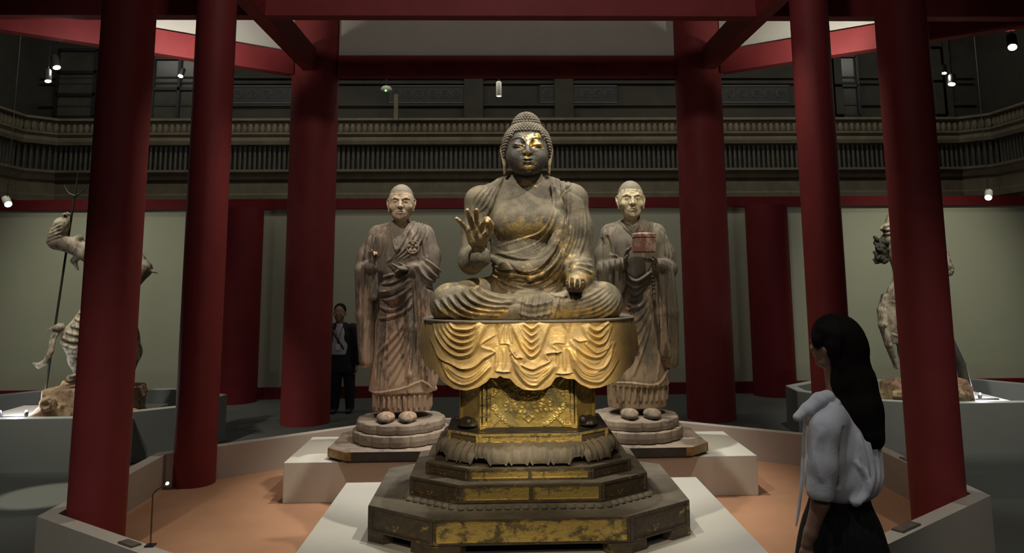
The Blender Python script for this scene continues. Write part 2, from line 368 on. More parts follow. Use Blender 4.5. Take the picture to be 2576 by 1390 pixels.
# ================================================================== sculpting: a signed-distance clay model meshed with surface nets
class Clay:
    def __init__(s, lo, hi, vox):
        s.v = vox; s.lo = np.array(lo, float); n = np.ceil((np.array(hi)-s.lo)/vox).astype(int)+1; s.n = n
        s.ax = [(s.lo[i]+np.arange(n[i])*vox).astype(np.float32) for i in range(3)]
        s.D = np.full(n, .5, np.float32)
    def _sl(s, lo, hi, pad):
        sl = []
        for i in range(3):
            a = int(max(0, math.floor((lo[i]-pad-s.lo[i])/s.v))); b = int(min(s.n[i], math.ceil((hi[i]+pad-s.lo[i])/s.v)+1))
            if b <= a: return None, None
            sl.append(slice(a, b))
        P = np.stack(np.meshgrid(*[s.ax[i][sl[i]] for i in range(3)], indexing='ij'), -1)
        return tuple(sl), P
    def _mix(s, sl, d, k, op):
        a = s.D[sl]
        if op == 'sub': d = -d
        if op == 'add':
            h = np.clip(.5+.5*(a-d)/max(k, 1e-6), 0, 1); s.D[sl] = a*(1-h)+d*h-k*h*(1-h)
        else:
            h = np.clip(.5-.5*(a-d)/max(k, 1e-6), 0, 1); s.D[sl] = a*(1-h)+d*h+k*h*(1-h)
    def ell(s, c, r, rot=None, k=.02, op='add'):
        c = np.array(c, np.float32); r = np.array(r, np.float32); R = float(max(r)); sl, P = s._sl(c-R, c+R, k+3*s.v)
        if sl is None: return s
        p = P-c
        if rot is not None: p = p @ np.array(Euler(rot).to_matrix(), np.float32)
        k0 = np.sqrt(((p/r)**2).sum(-1)); k1 = np.sqrt(((p/(r*r))**2).sum(-1))
        s._mix(sl, k0*(k0-1)/np.maximum(k1, 1e-5), k, op); return s
    def cap(s, a, b, ra, rb=None, k=.02, op='add', flat=None):
        """round cone; flat=(axis vector, factor) squashes its section along that axis"""
        rb = ra if rb is None else rb; a = np.array(a, np.float32); b = np.array(b, np.float32)
        R = max(ra, rb)*(1 if flat is None else max(1, 1/flat[1])); sl, P = s._sl(np.minimum(a, b)-R, np.maximum(a, b)+R, k+3*s.v)
        if sl is None: return s
        ba = b-a; pa = P-a; h = np.clip((pa@ba)/max(float(ba@ba), 1e-9), 0, 1); q = pa-h[..., None]*ba
        if flat is not None:
            f = np.array(flat[0], np.float32); f /= np.linalg.norm(f); q = q+(q@f)[..., None]*f*(1/flat[1]-1)
        d = np.sqrt((q*q).sum(-1))-(ra+(rb-ra)*h)
        if flat is not None and flat[1] < 1: d = d*(.5+.5*flat[1])
        s._mix(sl, d, k, op); return s
    def chain(s, pts, rad, k=.02, op='add', flat=None):
        rad = rad if isinstance(rad, (list, tuple)) else [rad]*len(pts)
        for i in range(len(pts)-1): s.cap(pts[i], pts[i+1], rad[i], rad[i+1], k, op, flat)
        return s
    def box(s, c, half, rnd=.01, rot=None, k=.01, op='add'):
        c = np.array(c, np.float32); hf = np.array(half, np.float32); R = float(np.linalg.norm(hf)); sl, P = s._sl(c-R, c+R, k+3*s.v)
        if sl is None: return s
        p = P-c
        if rot is not None: p = p @ np.array(Euler(rot).to_matrix(), np.float32)
        q = np.abs(p)-(hf-rnd); d = np.sqrt((np.maximum(q, 0)**2).sum(-1))+np.minimum(q.max(-1), 0)-rnd
        s._mix(sl, d, k, op); return s
    def loft(s, secs, k=.02, op='add'):
        """stack of elliptical sections (z, cx, cy, rx, ry[, power]) interpolated smoothly along z"""
        S = np.array([list(q)+[2.0]*(6-len(q)) for q in secs], float); S = S[S[:, 0].argsort()]
        R = max(S[:, 3].max(), S[:, 4].max())
        sl, P = s._sl((S[:, 1].min()-R, S[:, 2].min()-R, S[0, 0]), (S[:, 1].max()+R, S[:, 2].max()+R, S[-1, 0]), k+3*s.v)
        z = s.ax[2][sl[2]]; g = [smooth_interp(z, S[:, 0], S[:, i]).astype(np.float32) for i in range(1, 6)]
        x = (P[..., 0]-g[0])/g[2]; y = (P[..., 1]-g[1])/g[3]; n = g[4]
        rr = (np.abs(x)**n+np.abs(y)**n)**(1/n)
        d = (rr-1)*np.minimum(g[2], g[3])*.9
        dz = np.maximum(S[0, 0]-P[..., 2], P[..., 2]-S[-1, 0]); d = np.maximum(d, dz)
        s._mix(sl, d, k, op); return s
    def mesh(s):
        D = s.D; ins = D < 0
        nx, ny, nz = D.shape
        cnt = np.zeros((nx-1, ny-1, nz-1), np.float32); acc = np.zeros((nx-1, ny-1, nz-1, 3), np.float32)
        G = np.stack(np.meshgrid(*[np.arange(q-1, dtype=np.float32) for q in (nx, ny, nz)], indexing='ij'), -1)
        for ax in range(3):
            o1, o2 = [a for a in range(3) if a != ax]
            for i in (0, 1):
                for j in (0, 1):
                    a = [slice(0, -1)]*3; b_ = [slice(0, -1)]*3
                    off = [0, 0, 0]; off[o1] = i; off[o2] = j
                    def S_(o): return tuple(slice(o[q], (nx, ny, nz)[q]-1+o[q]) for q in range(3))
                    A = D[S_(off)]; off2 = list(off); off2[ax] = 1; Bv = D[S_(off2)]
                    cr = (A < 0) != (Bv < 0)
                    t = np.where(cr, A/np.where(cr, A-Bv, 1), 0)
                    cnt += cr; 
                    for q in range(3):
                        acc[..., q] += np.where(cr, (t if q == ax else off[q]), 0)
        act = cnt > 0; idx = np.full(act.shape, -1, np.int64); idx[act] = np.arange(act.sum())
        V = (G[act]+acc[act]/cnt[act][:, None])*s.v+s.lo
        F = []
        for ax in range(3):
            o1, o2 = [(1, 2), (2, 0), (0, 1)][ax]
            sl = [slice(1, -1)]*3; sl[ax] = slice(0, -1)
            nxt = [slice(1, -1)]*3; nxt[ax] = slice(1, None)
            A = D[tuple(sl)]; Bv = D[tuple(nxt)]; cr = (A < 0) != (Bv < 0); I = np.argwhere(cr)
            if not len(I): continue
            for q in range(3):
                if q != ax: I[:, q] += 1
            neg = (A < 0)[cr]
            def at(d1, d2):
                J = I.copy(); J[:, o1] += d1; J[:, o2] += d2
                return idx[J[:, 0], J[:, 1], J[:, 2]]
            q4 = np.stack([at(-1, -1), at(0, -1), at(0, 0), at(-1, 0)], 1); q4[~neg] = q4[~neg][:, ::-1]; F.append(q4)
        F = np.concatenate(F); return V, F[(F >= 0).all(1)]
def smooth_interp(z, zs, vs):
    """monotone-ish cubic interpolation"""
    z = np.clip(z, zs[0], zs[-1]); i = np.clip(np.searchsorted(zs, z, side='right')-1, 0, len(zs)-2)
    h = zs[i+1]-zs[i]; t = (z-zs[i])/np.maximum(h, 1e-9); m = np.gradient(vs, zs) if len(zs) > 2 else np.full(len(zs), (vs[-1]-vs[0])/(zs[-1]-zs[0]))
    return (2*t**3-3*t**2+1)*vs[i]+(t**3-2*t**2+t)*h*m[i]+(-2*t**3+3*t**2)*vs[i+1]+(t**3-t**2)*h*m[i+1]
def normals(V, F):
    a = V[F[:, 2]]-V[F[:, 0]]; b_ = V[F[:, 3]]-V[F[:, 1]]; n = np.cross(a, b_); N = np.zeros_like(V)
    for i in range(4): np.add.at(N, F[:, i], n)
    return N/np.maximum(np.linalg.norm(N, axis=1, keepdims=True), 1e-12)
def relax(V, F, it=2, w=.5):
    for _ in range(it):
        S = np.zeros_like(V); C = np.zeros(len(V))
        for i in range(4):
            for j in ((i+1) % 4,):
                np.add.at(S, F[:, i], V[F[:, j]]); np.add.at(C, F[:, i], 1); np.add.at(S, F[:, j], V[F[:, i]]); np.add.at(C, F[:, j], 1)
        V = V*(1-w)+w*S/np.maximum(C, 1)[:, None]
    return V
def spl(pts, n=6):
    """Catmull-Rom through 2-D points"""
    P = np.array(pts, float)
    if len(P) < 3: return P
    E_ = np.vstack([2*P[0]-P[1], P, 2*P[-1]-P[-2]]); out = []
    for i in range(1, len(E_)-2):
        for t in np.arange(n)/n:
            out.append(.5*((2*E_[i])+(-E_[i-1]+E_[i+1])*t+(2*E_[i-1]-5*E_[i]+4*E_[i+1]-E_[i+2])*t*t+(-E_[i-1]+3*E_[i]-3*E_[i+1]+E_[i+2])*t**3))
    return np.array(out+[P[-1]])
def fam(A, Bc, n, m=9):
    """n curves blended between two guide curves"""
    def rs(P):
        P = spl(P); d = np.r_[0, np.cumsum(np.linalg.norm(np.diff(P, axis=0), axis=1))]; t = np.linspace(0, d[-1], m)
        return np.stack([np.interp(t, d, P[:, i]) for i in range(2)], 1)
    A, Bc = rs(A), rs(Bc)
    return [A+(Bc-A)*t for t in (np.linspace(0, 1, n) if n > 1 else [0])]
FOLD_GAIN = 1.5
def carve(V, N, lines, uv=(0, 2), front=None):
    """displacement from carved lines: (kind, width, height, points); kind r ridge, g groove, s step (raised on the left of the line), f family"""
    Q = V[:, list(uv)].astype(np.float64); H = np.zeros(len(V))
    for L_ in lines:
        kind, w, a = L_[0], L_[1], L_[2]
        curves = fam(L_[3], L_[4], L_[5]) if kind in ('fr', 'fg', 'fs') else [L_[3]]
        kk = kind[-1]
        w = max(w, .0145) if kk == 's' else w
        for c in curves:
            P = spl(c, 5); lo = P.min(0)-3.2*w; hi = P.max(0)+3.2*w
            m = np.where(((Q > lo) & (Q < hi)).all(1) & (front if front is not None else True))[0]
            if not len(m): continue
            q = Q[m]; best = np.full(len(m), 1e9); sg = np.zeros(len(m)); tt = np.zeros(len(m)); n = len(P)-1
            for i in range(n):
                d = P[i+1]-P[i]; l2 = max(d@d, 1e-12); t = np.clip(((q-P[i])@d)/l2, 0, 1); r = q-P[i]-t[:, None]*d; dd = (r*r).sum(1)
                u = dd < best; best[u] = dd[u]; sg[u] = np.sign(d[0]*r[u, 1]-d[1]*r[u, 0]); tt[u] = (i+t[u])/n
            dist = np.sqrt(best)/w; tp = np.clip(np.minimum(tt, 1-tt)*7, 0, 1)**.6
            if kk == 'r': H[m] += a*FOLD_GAIN*(np.exp(-dist**1.35)-.25*np.exp(-((dist-1.9)/.8)**2))*tp
            elif kk == 'g': H[m] -= a*np.exp(-dist**1.6)*tp
            elif kk == 's': sd = sg*dist; H[m] += a*np.exp(-np.abs(dist)*.9)*np.clip(sd*4, -.35, 1)*tp*np.where(sd > 0, 1, .8)
    return V+N*H[:, None]
def to_mesh(name, V, F, attrs=None):
    me = bpy.data.meshes.new(name); me.vertices.add(len(V)); me.vertices.foreach_set('co', V.astype(np.float32).ravel())
    me.loops.add(len(F)*4); me.loops.foreach_set('vertex_index', F.astype(np.int32).ravel())
    me.polygons.add(len(F)); me.polygons.foreach_set('loop_start', np.arange(len(F), dtype=np.int32)*4)
    me.update(calc_edges=True); me.validate()
    for k, v in (attrs or {}).items():
        a = me.attributes.new(k, 'FLOAT', 'POINT'); a.data.foreach_set('value', v.astype(np.float32))
    return me
def clay_obj(name, cl, m, parent, lines=(), relax_n=1, front=-.15, attrs=None, post=None):
    V, F = cl.mesh(); V = relax(V, F, relax_n); N = normals(V, F)
    if lines: V = carve(V, N, lines, front=(N[:, 1] < -front if front is not None else None)); V = relax(V, F, 1, .12)
    if post: V = post(V, N)
    at = attrs(V, normals(V, F)) if attrs else None
    return link(name, to_mesh(name, V, F, at), m, parent, True)
def hand(cl, base, palm_n, up, size, fingers, thumb, side=1, k=.004, pr=None):
    """carved hand: base = wrist centre, up = direction of the fingers, palm_n = palm normal, side=+1 puts the thumb at up x palm_n.
    fingers: four lists of bend angles (deg) per joint plus spread; thumb: list of local points"""
    u = Vector(up).normalized(); n = Vector(palm_n); n = (n-u*n.dot(u)).normalized(); t = u.cross(n)*side; S_ = size; o = Vector(base)
    def W_(a, b_, c): return tuple(o+t*(a*S_)+u*(b_*S_)+n*(c*S_))
    # palm
    cl.chain([W_(.01, -.42, -.10), W_(.0, -.10, 0), W_(.0, .10, 0)], [.19*S_, .17*S_, .20*S_], k*3, flat=(n, .66))
    cl.chain([W_(-.13, .12, 0), W_(-.17, .44, 0)], [.12*S_, .115*S_], k*3, flat=(n, .8))
    cl.chain([W_(.10, .12, 0), W_(.15, .46, 0)], [.13*S_, .12*S_], k*3, flat=(n, .8))
    cl.chain([W_(0, .12, 0), W_(0, .46, 0)], [.16*S_, .12*S_], k*3, flat=(n, .7))
    xs = (.20, .07, -.07, -.20); ys = (.48, .51, .49, .44); ln = ((.24, .16, .13), (.27, .18, .14), (.25, .17, .13), (.20, .13, .11))
    for i, fg in enumerate(fingers):
        p = Vector((xs[i], ys[i], 0)); sp = math.radians(fg[3]); a = 0; pts = [W_(*p)]; r0 = (.078, .080, .076, .066)[i]
        for j in range(3):
            a += math.radians(fg[j]); d = Vector((math.sin(sp)*math.cos(a), math.cos(sp)*math.cos(a), math.sin(a))); p = p+d*ln[i][j]; pts.append(W_(*p))
        cl.chain(pts, [r0*S_, r0*.93*S_, r0*.85*S_, r0*.68*S_], k)
    cl.chain([W_(*p) for p in thumb], [.11*S_, .092*S_, .082*S_, .062*S_][:len(thumb)], k*1.5)
    cl.ell(W_(.14, .2, .05), (.1*S_,)*3, None, k*4)
DRAPE = [
    ('fr', 0.011, 0.016, [(-0.466, 1.21), (-0.432, 1.171), (-0.387, 1.165), (-0.33, 1.17), (-0.28, 1.209)], [(-0.561, 1.206), (-0.532, 1.123), (-0.459, 1.04), (-0.375, 1.017), (-0.308, 1.065), (-0.249, 1.192)], 5),
    ('fr', 0.01, 0.016, [(-0.042, 1.206), (-0.014, 1.184), (0.017, 1.167), (0.043, 1.183), (0.071, 1.205)], [(-0.104, 1.201), (-0.06, 1.107), (-0.021, 1.04), (0.018, 1.012), (0.058, 1.05), (0.122, 1.199)], 5),
    ('fr', 0.01, 0.014, [(0.344, 1.197), (0.366, 1.163), (0.405, 1.152), (0.457, 1.185), (0.475, 1.207)], [(0.315, 1.186), (0.348, 1.108), (0.398, 1.074), (0.444, 1.09), (0.497, 1.184)], 3),
    ('fr', 0.009, 0.013, [(0.256, 1.087), (0.301, 1.037), (0.368, 1.003), (0.431, 1.013), (0.495, 1.084)], [(0.245, 1.104), (0.289, 0.993), (0.372, 0.937), (0.435, 0.958), (0.512, 1.084)], 2),
    ('s', 0.012, 0.026, [(-0.594, 1.112), (-0.554, 1.057), (-0.515, 0.996), (-0.453, 0.968), (-0.397, 0.943), (-0.347, 0.943), (-0.302, 0.961), (-0.252, 1.004), (-0.201, 1.031), (-0.207, 1.053), (-0.268, 1.081), (-0.184, 1.136)]),
    ('s', 0.012, 0.026, [(-0.178, 1.08), (-0.122, 1.08), (-0.111, 1.047), (-0.077, 1.002), (-0.041, 1.002), (-0.047, 0.964), (0.018, 0.936), (0.074, 0.957), (0.119, 0.978), (0.125, 0.989), (0.103, 1.022), (0.142, 1.027), (0.188, 1.038), (0.143, 1.08), (0.217, 1.079)]),
    ('s', 0.01, 0.02, [(0.257, 1.109), (0.29, 1.089), (0.336, 1.092), (0.324, 1.075), (0.374, 1.03), (0.402, 1.019), (0.46, 1.046), (0.489, 1.101)]),
    ('fr', 0.01, 0.016, [(-0.481, 0.977), (-0.431, 0.925), (-0.363, 0.897), (-0.302, 0.923), (-0.24, 0.988)], [(-0.509, 0.991), (-0.464, 0.903), (-0.386, 0.859), (-0.308, 0.88), (-0.218, 0.966)], 3),
    ('fr', 0.01, 0.015, [(-0.072, 0.997), (-0.039, 0.942), (0.017, 0.914), (0.079, 0.94), (0.13, 0.973)], [(-0.1, 1.041), (-0.072, 0.931), (0.017, 0.849), (0.102, 0.907), (0.153, 0.962)], 4),
    ('fr', 0.01, 0.015, [(0.256, 1.037), (0.288, 0.96), (0.349, 0.915), (0.418, 0.937), (0.505, 1.035)], [(0.233, 1.06), (0.276, 0.916), (0.376, 0.861), (0.45, 0.892), (0.532, 0.99)], 4),
    ('fr', 0.007, 0.008, [(-0.19, 1.064), (-0.184, 0.998), (-0.196, 0.938)], [(-0.1, 1.052), (-0.1, 0.997), (-0.106, 0.937)], 3),
    ('fr', 0.007, 0.008, [(0.16, 1.066), (0.165, 0.994), (0.158, 0.929)], [(0.244, 1.048), (0.243, 0.982), (0.254, 0.927)], 3),
    ('s', 0.01, 0.022, [(-0.198, 0.93), (-0.151, 0.924), (-0.103, 0.926)]),
    ('s', 0.01, 0.022, [(0.152, 0.915), (0.197, 0.909), (0.254, 0.917)]),
    ('g', 0.005, 0.014, [(-0.184, 1.202), (-0.184, 1.136), (-0.173, 1.08)]),
    ('g', 0.005, 0.012, [(0.196, 1.198), (0.218, 1.143), (0.222, 1.082), (0.247, 1.198)]),
    ('fr', 0.006, 0.008, [(-0.144, 1.196), (-0.167, 1.13), (-0.173, 1.086)], [(-0.11, 1.185), (-0.105, 1.129), (-0.099, 1.085)], 3),
]
DRAPE_HEM = [(-0.537, 0.926), (-0.519, 0.904), (-0.48, 0.86), (-0.419, 0.829), (-0.352, 0.822), (-0.285, 0.841), (-0.235, 0.873), (-0.218, 0.895), (-0.179, 0.892), (-0.162, 0.906), (-0.145, 0.894), (-0.106, 0.888), (-0.073, 0.85), (-0.028, 0.825), (0.022, 0.822), (0.078, 0.825), (0.118, 0.847), (0.146, 0.891), (0.174, 0.898), (0.208, 0.884), (0.253, 0.881), (0.286, 0.851), (0.342, 0.826), (0.398, 0.828), (0.455, 0.843), (0.506, 0.859), (0.57, 0.913)]
# carved fold lines in metres on the front elevation (x, height above the seat)
BUDDHA_TORSO = [
    ('s', 0.012, 0.012, [(-0.266, 0.6), (-0.227, 0.677), (-0.194, 0.754), (-0.156, 0.842), (-0.125, 0.928)]),
    ('g', 0.006, 0.012, [(-0.266, 0.6), (-0.227, 0.677), (-0.194, 0.754), (-0.156, 0.842), (-0.125, 0.928)]),
    ('fr', 0.008, 0.006, [(-0.15, 0.886), (-0.194, 0.82), (-0.249, 0.721), (-0.304, 0.666)], [(-0.227, 0.875), (-0.293, 0.809), (-0.337, 0.754), (-0.359, 0.666)], 4),
    ('s', 0.01, 0.008, [(0.149, 0.927), (0.167, 0.818), (0.174, 0.719), (0.151, 0.62), (0.089, 0.538), (-0.009, 0.501), (-0.119, 0.469), (-0.206, 0.442)]),
    ('fr', 0.007, 0.006, [(0.165, 0.918), (0.202, 0.774), (0.184, 0.62), (0.1, 0.489), (-0.01, 0.425), (-0.152, 0.404), (-0.222, 0.448)], [(0.27, 0.884), (0.213, 0.751), (0.245, 0.663), (0.198, 0.499), (0.098, 0.38), (-0.054, 0.365), (-0.25, 0.415)], 6),
    ('s', 0.012, 0.018, [(-0.255, 0.34), (-0.185, 0.309), (-0.076, 0.293), (0.032, 0.282), (0.098, 0.321), (0.175, 0.412), (0.226, 0.521), (0.244, 0.641)]),
    ('g', 0.007, 0.016, [(-0.228, 0.305), (-0.152, 0.29), (-0.055, 0.276), (0.043, 0.267), (0.114, 0.305), (0.186, 0.391), (0.242, 0.499)]),
    ('g', 0.006, 0.012, [(-0.119, 0.355), (-0.082, 0.306), (-0.044, 0.282)]),
    ('fr', 0.009, 0.009, [(-0.174, 0.259), (-0.077, 0.237), (0.043, 0.241), (0.163, 0.326), (0.241, 0.444)], [(-0.142, 0.2), (-0.045, 0.156), (0.063, 0.139), (0.194, 0.197), (0.261, 0.325)], 4),
    ('g', 0.007, 0.014, [(0.32, 0.86), (0.269, 0.815), (0.213, 0.76)]),
    ('s', 0.012, 0.012, [(0.174, 0.337), (0.209, 0.445), (0.249, 0.597), (0.262, 0.707), (0.269, 0.811), (0.314, 0.853)]),
    ('fr', 0.01, 0.011, [(0.293, 0.795), (0.28, 0.663), (0.251, 0.499), (0.197, 0.369), (0.163, 0.283)], [(0.373, 0.751), (0.385, 0.607), (0.368, 0.465), (0.311, 0.357), (0.261, 0.314)], 6),
    ('g', 0.008, 0.014, [(0.302, 0.817), (0.289, 0.663), (0.264, 0.521), (0.208, 0.38)]),
    ('fr', 0.006, 0.005, [(0.193, 0.907), (0.214, 0.818), (0.202, 0.729)], [(0.281, 0.884), (0.303, 0.84), (0.269, 0.795)], 4),
    ('fr', 0.008, 0.007, [(0.272, 0.325), (0.338, 0.352), (0.426, 0.351)], [(0.261, 0.282), (0.316, 0.303), (0.408, 0.27)], 3),
    ('g', 0.004, 0.006, [(-0.066, 0.896), (-0.027, 0.868), (0.017, 0.859), (0.073, 0.873), (0.107, 0.901)]),
    ('g', 0.004, 0.006, [(-0.072, 0.868), (-0.028, 0.84), (0.017, 0.832), (0.072, 0.845), (0.112, 0.873)]),
]
BUDDHA_LEGS = [
    ('fr', 0.01, 0.013, [(-0.309, 0.199), (-0.226, 0.142), (-0.133, 0.123), (-0.055, 0.13)], [(-0.563, 0.119), (-0.506, 0.053), (-0.392, 0.006), (-0.227, -0.009)], 7),
    ('fg', 0.006, 0.008, [(-0.372, 0.184), (-0.268, 0.112), (-0.143, 0.09), (-0.05, 0.105)], [(-0.537, 0.094), (-0.464, 0.032), (-0.351, -0.002), (-0.227, -0.016)], 5),
    ('fr', 0.01, 0.012, [(0.221, 0.102), (0.326, 0.122), (0.432, 0.162), (0.501, 0.203)], [(0.272, -0.011), (0.439, 0.008), (0.534, 0.063), (0.576, 0.135)], 7),
    ('fr', 0.008, 0.007, [(-0.018, 0.14), (-0.034, 0.069), (-0.03, -0.003)], [(0.18, 0.138), (0.163, 0.067), (0.136, -0.004)], 6),
    ('s', 0.01, 0.01, [(0.188, -0.005), (0.184, 0.067), (0.196, 0.138)]),
    ('s', 0.01, 0.012, [(0.128, 0.165), (0.159, 0.133), (0.211, 0.128), (0.243, 0.138)]),
    ('fr', 0.008, 0.006, [(-0.247, 0.255), (-0.195, 0.224), (-0.143, 0.182), (-0.06, 0.151)], [(-0.226, 0.276), (-0.174, 0.239), (-0.101, 0.203), (-0.018, 0.181)], 2),
    ('fr', 0.008, 0.006, [(-0.06, 0.115), (0.023, 0.089), (0.148, 0.108)], [(-0.06, 0.048), (0.022, 0.027), (0.147, 0.047)], 2),
]
# ================================================================== seated buddha
M_BUDDHA = gilt('worn_lacquer_on_wood', (.215, .18, .125), (.095, .078, .055), (.50, .34, .12), 26, .62, .16, 1.6, .45, .35, attr='leaf', brough=.72, s2=7)
M_BFACE = gilt('dark_lacquer_with_gold', (.10, .092, .080), (.05, .045, .04), (.80, .52, .17), 26, .58, .07, 2.4, .34, .8, attr='leaf', brough=.50, s2=12, bump=.25)
M_BHAND = gilt('gilded_hand', (.20, .155, .09), (.12, .09, .055), (.55, .40, .19), 10, .50, .16, 1.0, .50, .22, attr='leaf', brough=.55)
M_HAIR = mat('snail_curl_hair', (.20, .175, .14), (.12, .105, .085), 30, .75, c3=(.27, .24, .19), s3=50)
BO = (.167, 5.03, 1.46)
bud = empty('buddha_statue', BO, 'large seated buddha statue with raised right hand, worn dark wood with gold leaf', 'statue')
cl = Clay((-.64, -.52, -.01), (.64, .42, 1.0), .0055)
cl.loft([(.02, 0, .06, .27, .26), (.15, 0, .05, .235, .23), (.25, -.005, .045, .212, .195), (.35, -.008, .04, .206, .182), (.48, -.002, .045, .228, .188), (.60, .002, .05, .252, .190), (.70, .005, .06, .280, .175), (.78, .008, .07, .29, .145), (.84, .015, .072, .24, .115), (.885, .018, .06, .12, .09)], .03)
cl.ell((-.09, -.10, .60), (.12, .055, .09), None, .06); cl.ell((.11, -.10, .60), (.12, .055, .09), None, .06)
cl.ell((0, -.10, .33), (.15, .07, .12), None, .06)
cl.cap((.018, .045, .80), (.018, .03, .98), .105, .088, .03)
cl.ell((-.28, .07, .755), (.115, .10, .10), None, .05); cl.ell((.295, .07, .765), (.125, .11, .10), None, .05)
for q in (-1, 1): cl.chain([(.018+q*.07, .055, .905), (.018+q*.17, .065, .845), (.018+q*.27, .07, .775)], [.035, .055, .07], .03)
# rolled edge of the robe sweeping from the waist up to the left shoulder
cl.chain([(-.27, .04, .42), (-.215, -.07, .375), (-.12, -.155, .325), (.0, -.175, .305), (.10, -.165, .345), (.18, -.13, .45), (.215, -.10, .58), (.21, -.07, .70), (.18, -.03, .82)], [.012, .02, .03, .032, .032, .032, .03, .026, .02], .022)
cl.chain([(-.19, .0, .32), (-.175, -.10, .30), (-.10, -.165, .275), (.02, -.185, .262), (.13, -.17, .30), (.215, -.13, .40), (.25, -.09, .52)], [.015, .02, .022, .022, .022, .022, .018], .016)
# his right arm: upper arm, bent elbow, forearm rising to the hand
cl.chain([(-.295, .07, .74), (-.325, .03, .56), (-.345, -.06, .38)], [.10, .088, .085], .03)
cl.cap((-.345, -.08, .365), (-.312, -.15, .40), .086, .060, .02)
cl.ell((-.348, -.09, .355), (.078, .075, .088), None, .02)
cl.cap((-.345, -.09, .355), (-.292, -.178, .378), .078, .070, .015)
# his left arm: sleeve and forearm towards the lap
cl.chain([(.30, .06, .74), (.335, .03, .56), (.335, .0, .34)], [.115, .108, .112], .04)
cl.chain([(.33, .0, .32), (.335, -.2, .265), (.290, -.335, .19)], [.11, .085, .052], .03)
cl.chain([(.25, -.02, .55), (.20, -.05, .30)], [.08, .09], .05)
# crossed legs
for s in (-1, 1):
    cl.chain([(s*.14, .06, .13), (s*.33, -.06, .115), (s*.475, -.17, .10)], [.14, .125, .117], .03)
    cl.chain([(s*.475, -.17, .098), (s*.28, -.30, .075), (0, -.37, .055)], [.112, .10, .075], .03)
    cl.ell((s*.47, -.15, .07), (.125, .16, .10), None, .03)
cl.ell((0, -.16, .04), (.40, .24, .11), None, .04)
cl.ell((.02, -.24, .115), (.14, .10, .035), None, .04)
cl.box((0, 0, -.3), (1, 1, .30), 0, None, .004, 'sub')
def leaf_body(V, N):
    x, z, y = V[:, 0], V[:, 2], V[:, 1]
    g = .50*np.exp(-((x-.02)/.21)**4-((z-.545-.0)/.095)**2)*(y < 0)
    g = np.maximum(g, .36*np.exp(-((x-.25)/.12)**2-((z-.42)/.22)**2))
    g = np.maximum(g, .46*np.exp(-((z-.04)/.05)**2)*(np.abs(x) > .12))
    g = np.maximum(g, .35*np.exp(-((z-.25)/.08)**2)*(y < 0))
    g = np.maximum(g, .62*np.exp(-((x-.018)/.07)**2-((z-.86)/.025)**2)*(y < .05))
    return {'leaf': .22+g}
clay_obj('robed_body', cl, M_BUDDHA, bud, BUDDHA_TORSO+BUDDHA_LEGS, 1, .05, leaf_body)

# head
HX, HZ = .015, .905              # chin height on the statue
cl = Clay((-.17, -.20, -.03), (.17, .19, .36), .0036)
cl.ell((0, .015, .19), (.142, .155, .165), None, .01)
cl.ell((0, -.03, .125), (.131, .112, .114), None, .05)
cl.ell((0, -.075, .065), (.095, .06, .06), None, .05)
cl.ell((0, -.118, .038), (.040, .026, .026), None, .02)
cl.ell((-.07, -.085, .115), (.055, .045, .05), None, .03); cl.ell((.07, -.085, .115), (.055, .045, .05), None, .03)
for s in (-1, 1):
    cl.ell((s*.056, -.150, .190), (.044, .022, .024), (0, 0, s*-.35), .018, 'sub')
    cl.ell((s*.055, -.113, .187), (.043, .026, .026), (0, 0, s*-.35), .008)
cl.chain([(0, -.128, .225), (0, -.140, .185), (0, -.158, .139)], [.012, .0135, .018], .012)
cl.ell((-.019, -.148, .133), (.0145, .017, .012), None, .007); cl.ell((.019, -.148, .133), (.0145, .017, .012), None, .007)
for s in (-1, 1): cl.ell((s*.010, -.158, .123), (.006, .008, .005), None, .003, 'sub')
cl.ell((0, -.133, .084), (.048, .022, .032), None, .012)
cl.chain([(-.036, -.140, .0875), (-.014, -.156, .093), (0, -.156, .091), (.014, -.156, .093), (.036, -.140, .0875)], [.005, .0085, .008, .0085, .005], .004)
cl.chain([(-.030, -.141, .078), (0, -.153, .072), (.030, -.141, .078)], [.005, .0105, .005], .004)
FACE = [('g', .0028, .006, [(-.040, .0865), (-.015, .0845), (0, .0825), (.015, .0845), (.040, .0865)]),
        ('g', .003, .004, [(0, .122), (0, .101)]), ('g', .006, .004, [(-.03, .059), (0, .054), (.03, .059)])]
for s in (-1, 1):
    FACE += [('g', .0030, .0036, [(s*.022, .176), (s*.040, .178), (s*.060, .180), (s*.085, .186), (s*.097, .190)]),
             ('r', .0035, .0030, [(s*.022, .181), (s*.040, .187), (s*.062, .189), (s*.090, .192)]),
             ('g', .0028, .0026, [(s*.026, .192), (s*.050, .202), (s*.075, .202), (s*.096, .196)]),
             ('r', .0045, .0050, [(s*.014, .200), (s*.024, .222), (s*.050, .236), (s*.080, .234), (s*.108, .218)]),
             ('g', .005, .0035, [(s*.022, .146), (s*.036, .13), (s*.046, .108)]),
             ('g', .004, .002, [(s*.030, .168), (s*.055, .165), (s*.08, .172)])]
def leaf_face(V, N):
    x, z = V[:, 0], V[:, 2]
    def g(cx, cz, rx, rz, a=.55): return a*np.exp(-((x-cx)/rx)**2-((z-cz)/rz)**2)
    L_ = np.zeros(len(V))
    for q in ((.060, .190, .055, .038, .68), (.03, .240, .05, .028, .64), (.0, .195, .014, .035, .55), (-.045, .178, .030, .014, .42), (0, .131, .025, .02, .5), (0, .103, .035, .012, .66), (-.038, .066, .018, .022, .66), (.038, .068, .024, .024, .66), (0, .048, .035, .022, .58), (.09, .26, .05, .03, .36), (-.02, .30, .12, .02, .35), (.05, .255, .03, .012, .45)):
        L_ = np.maximum(L_, g(*q))
    return {'leaf': .20+L_*.95}
def lift_head(V, N):
    return V
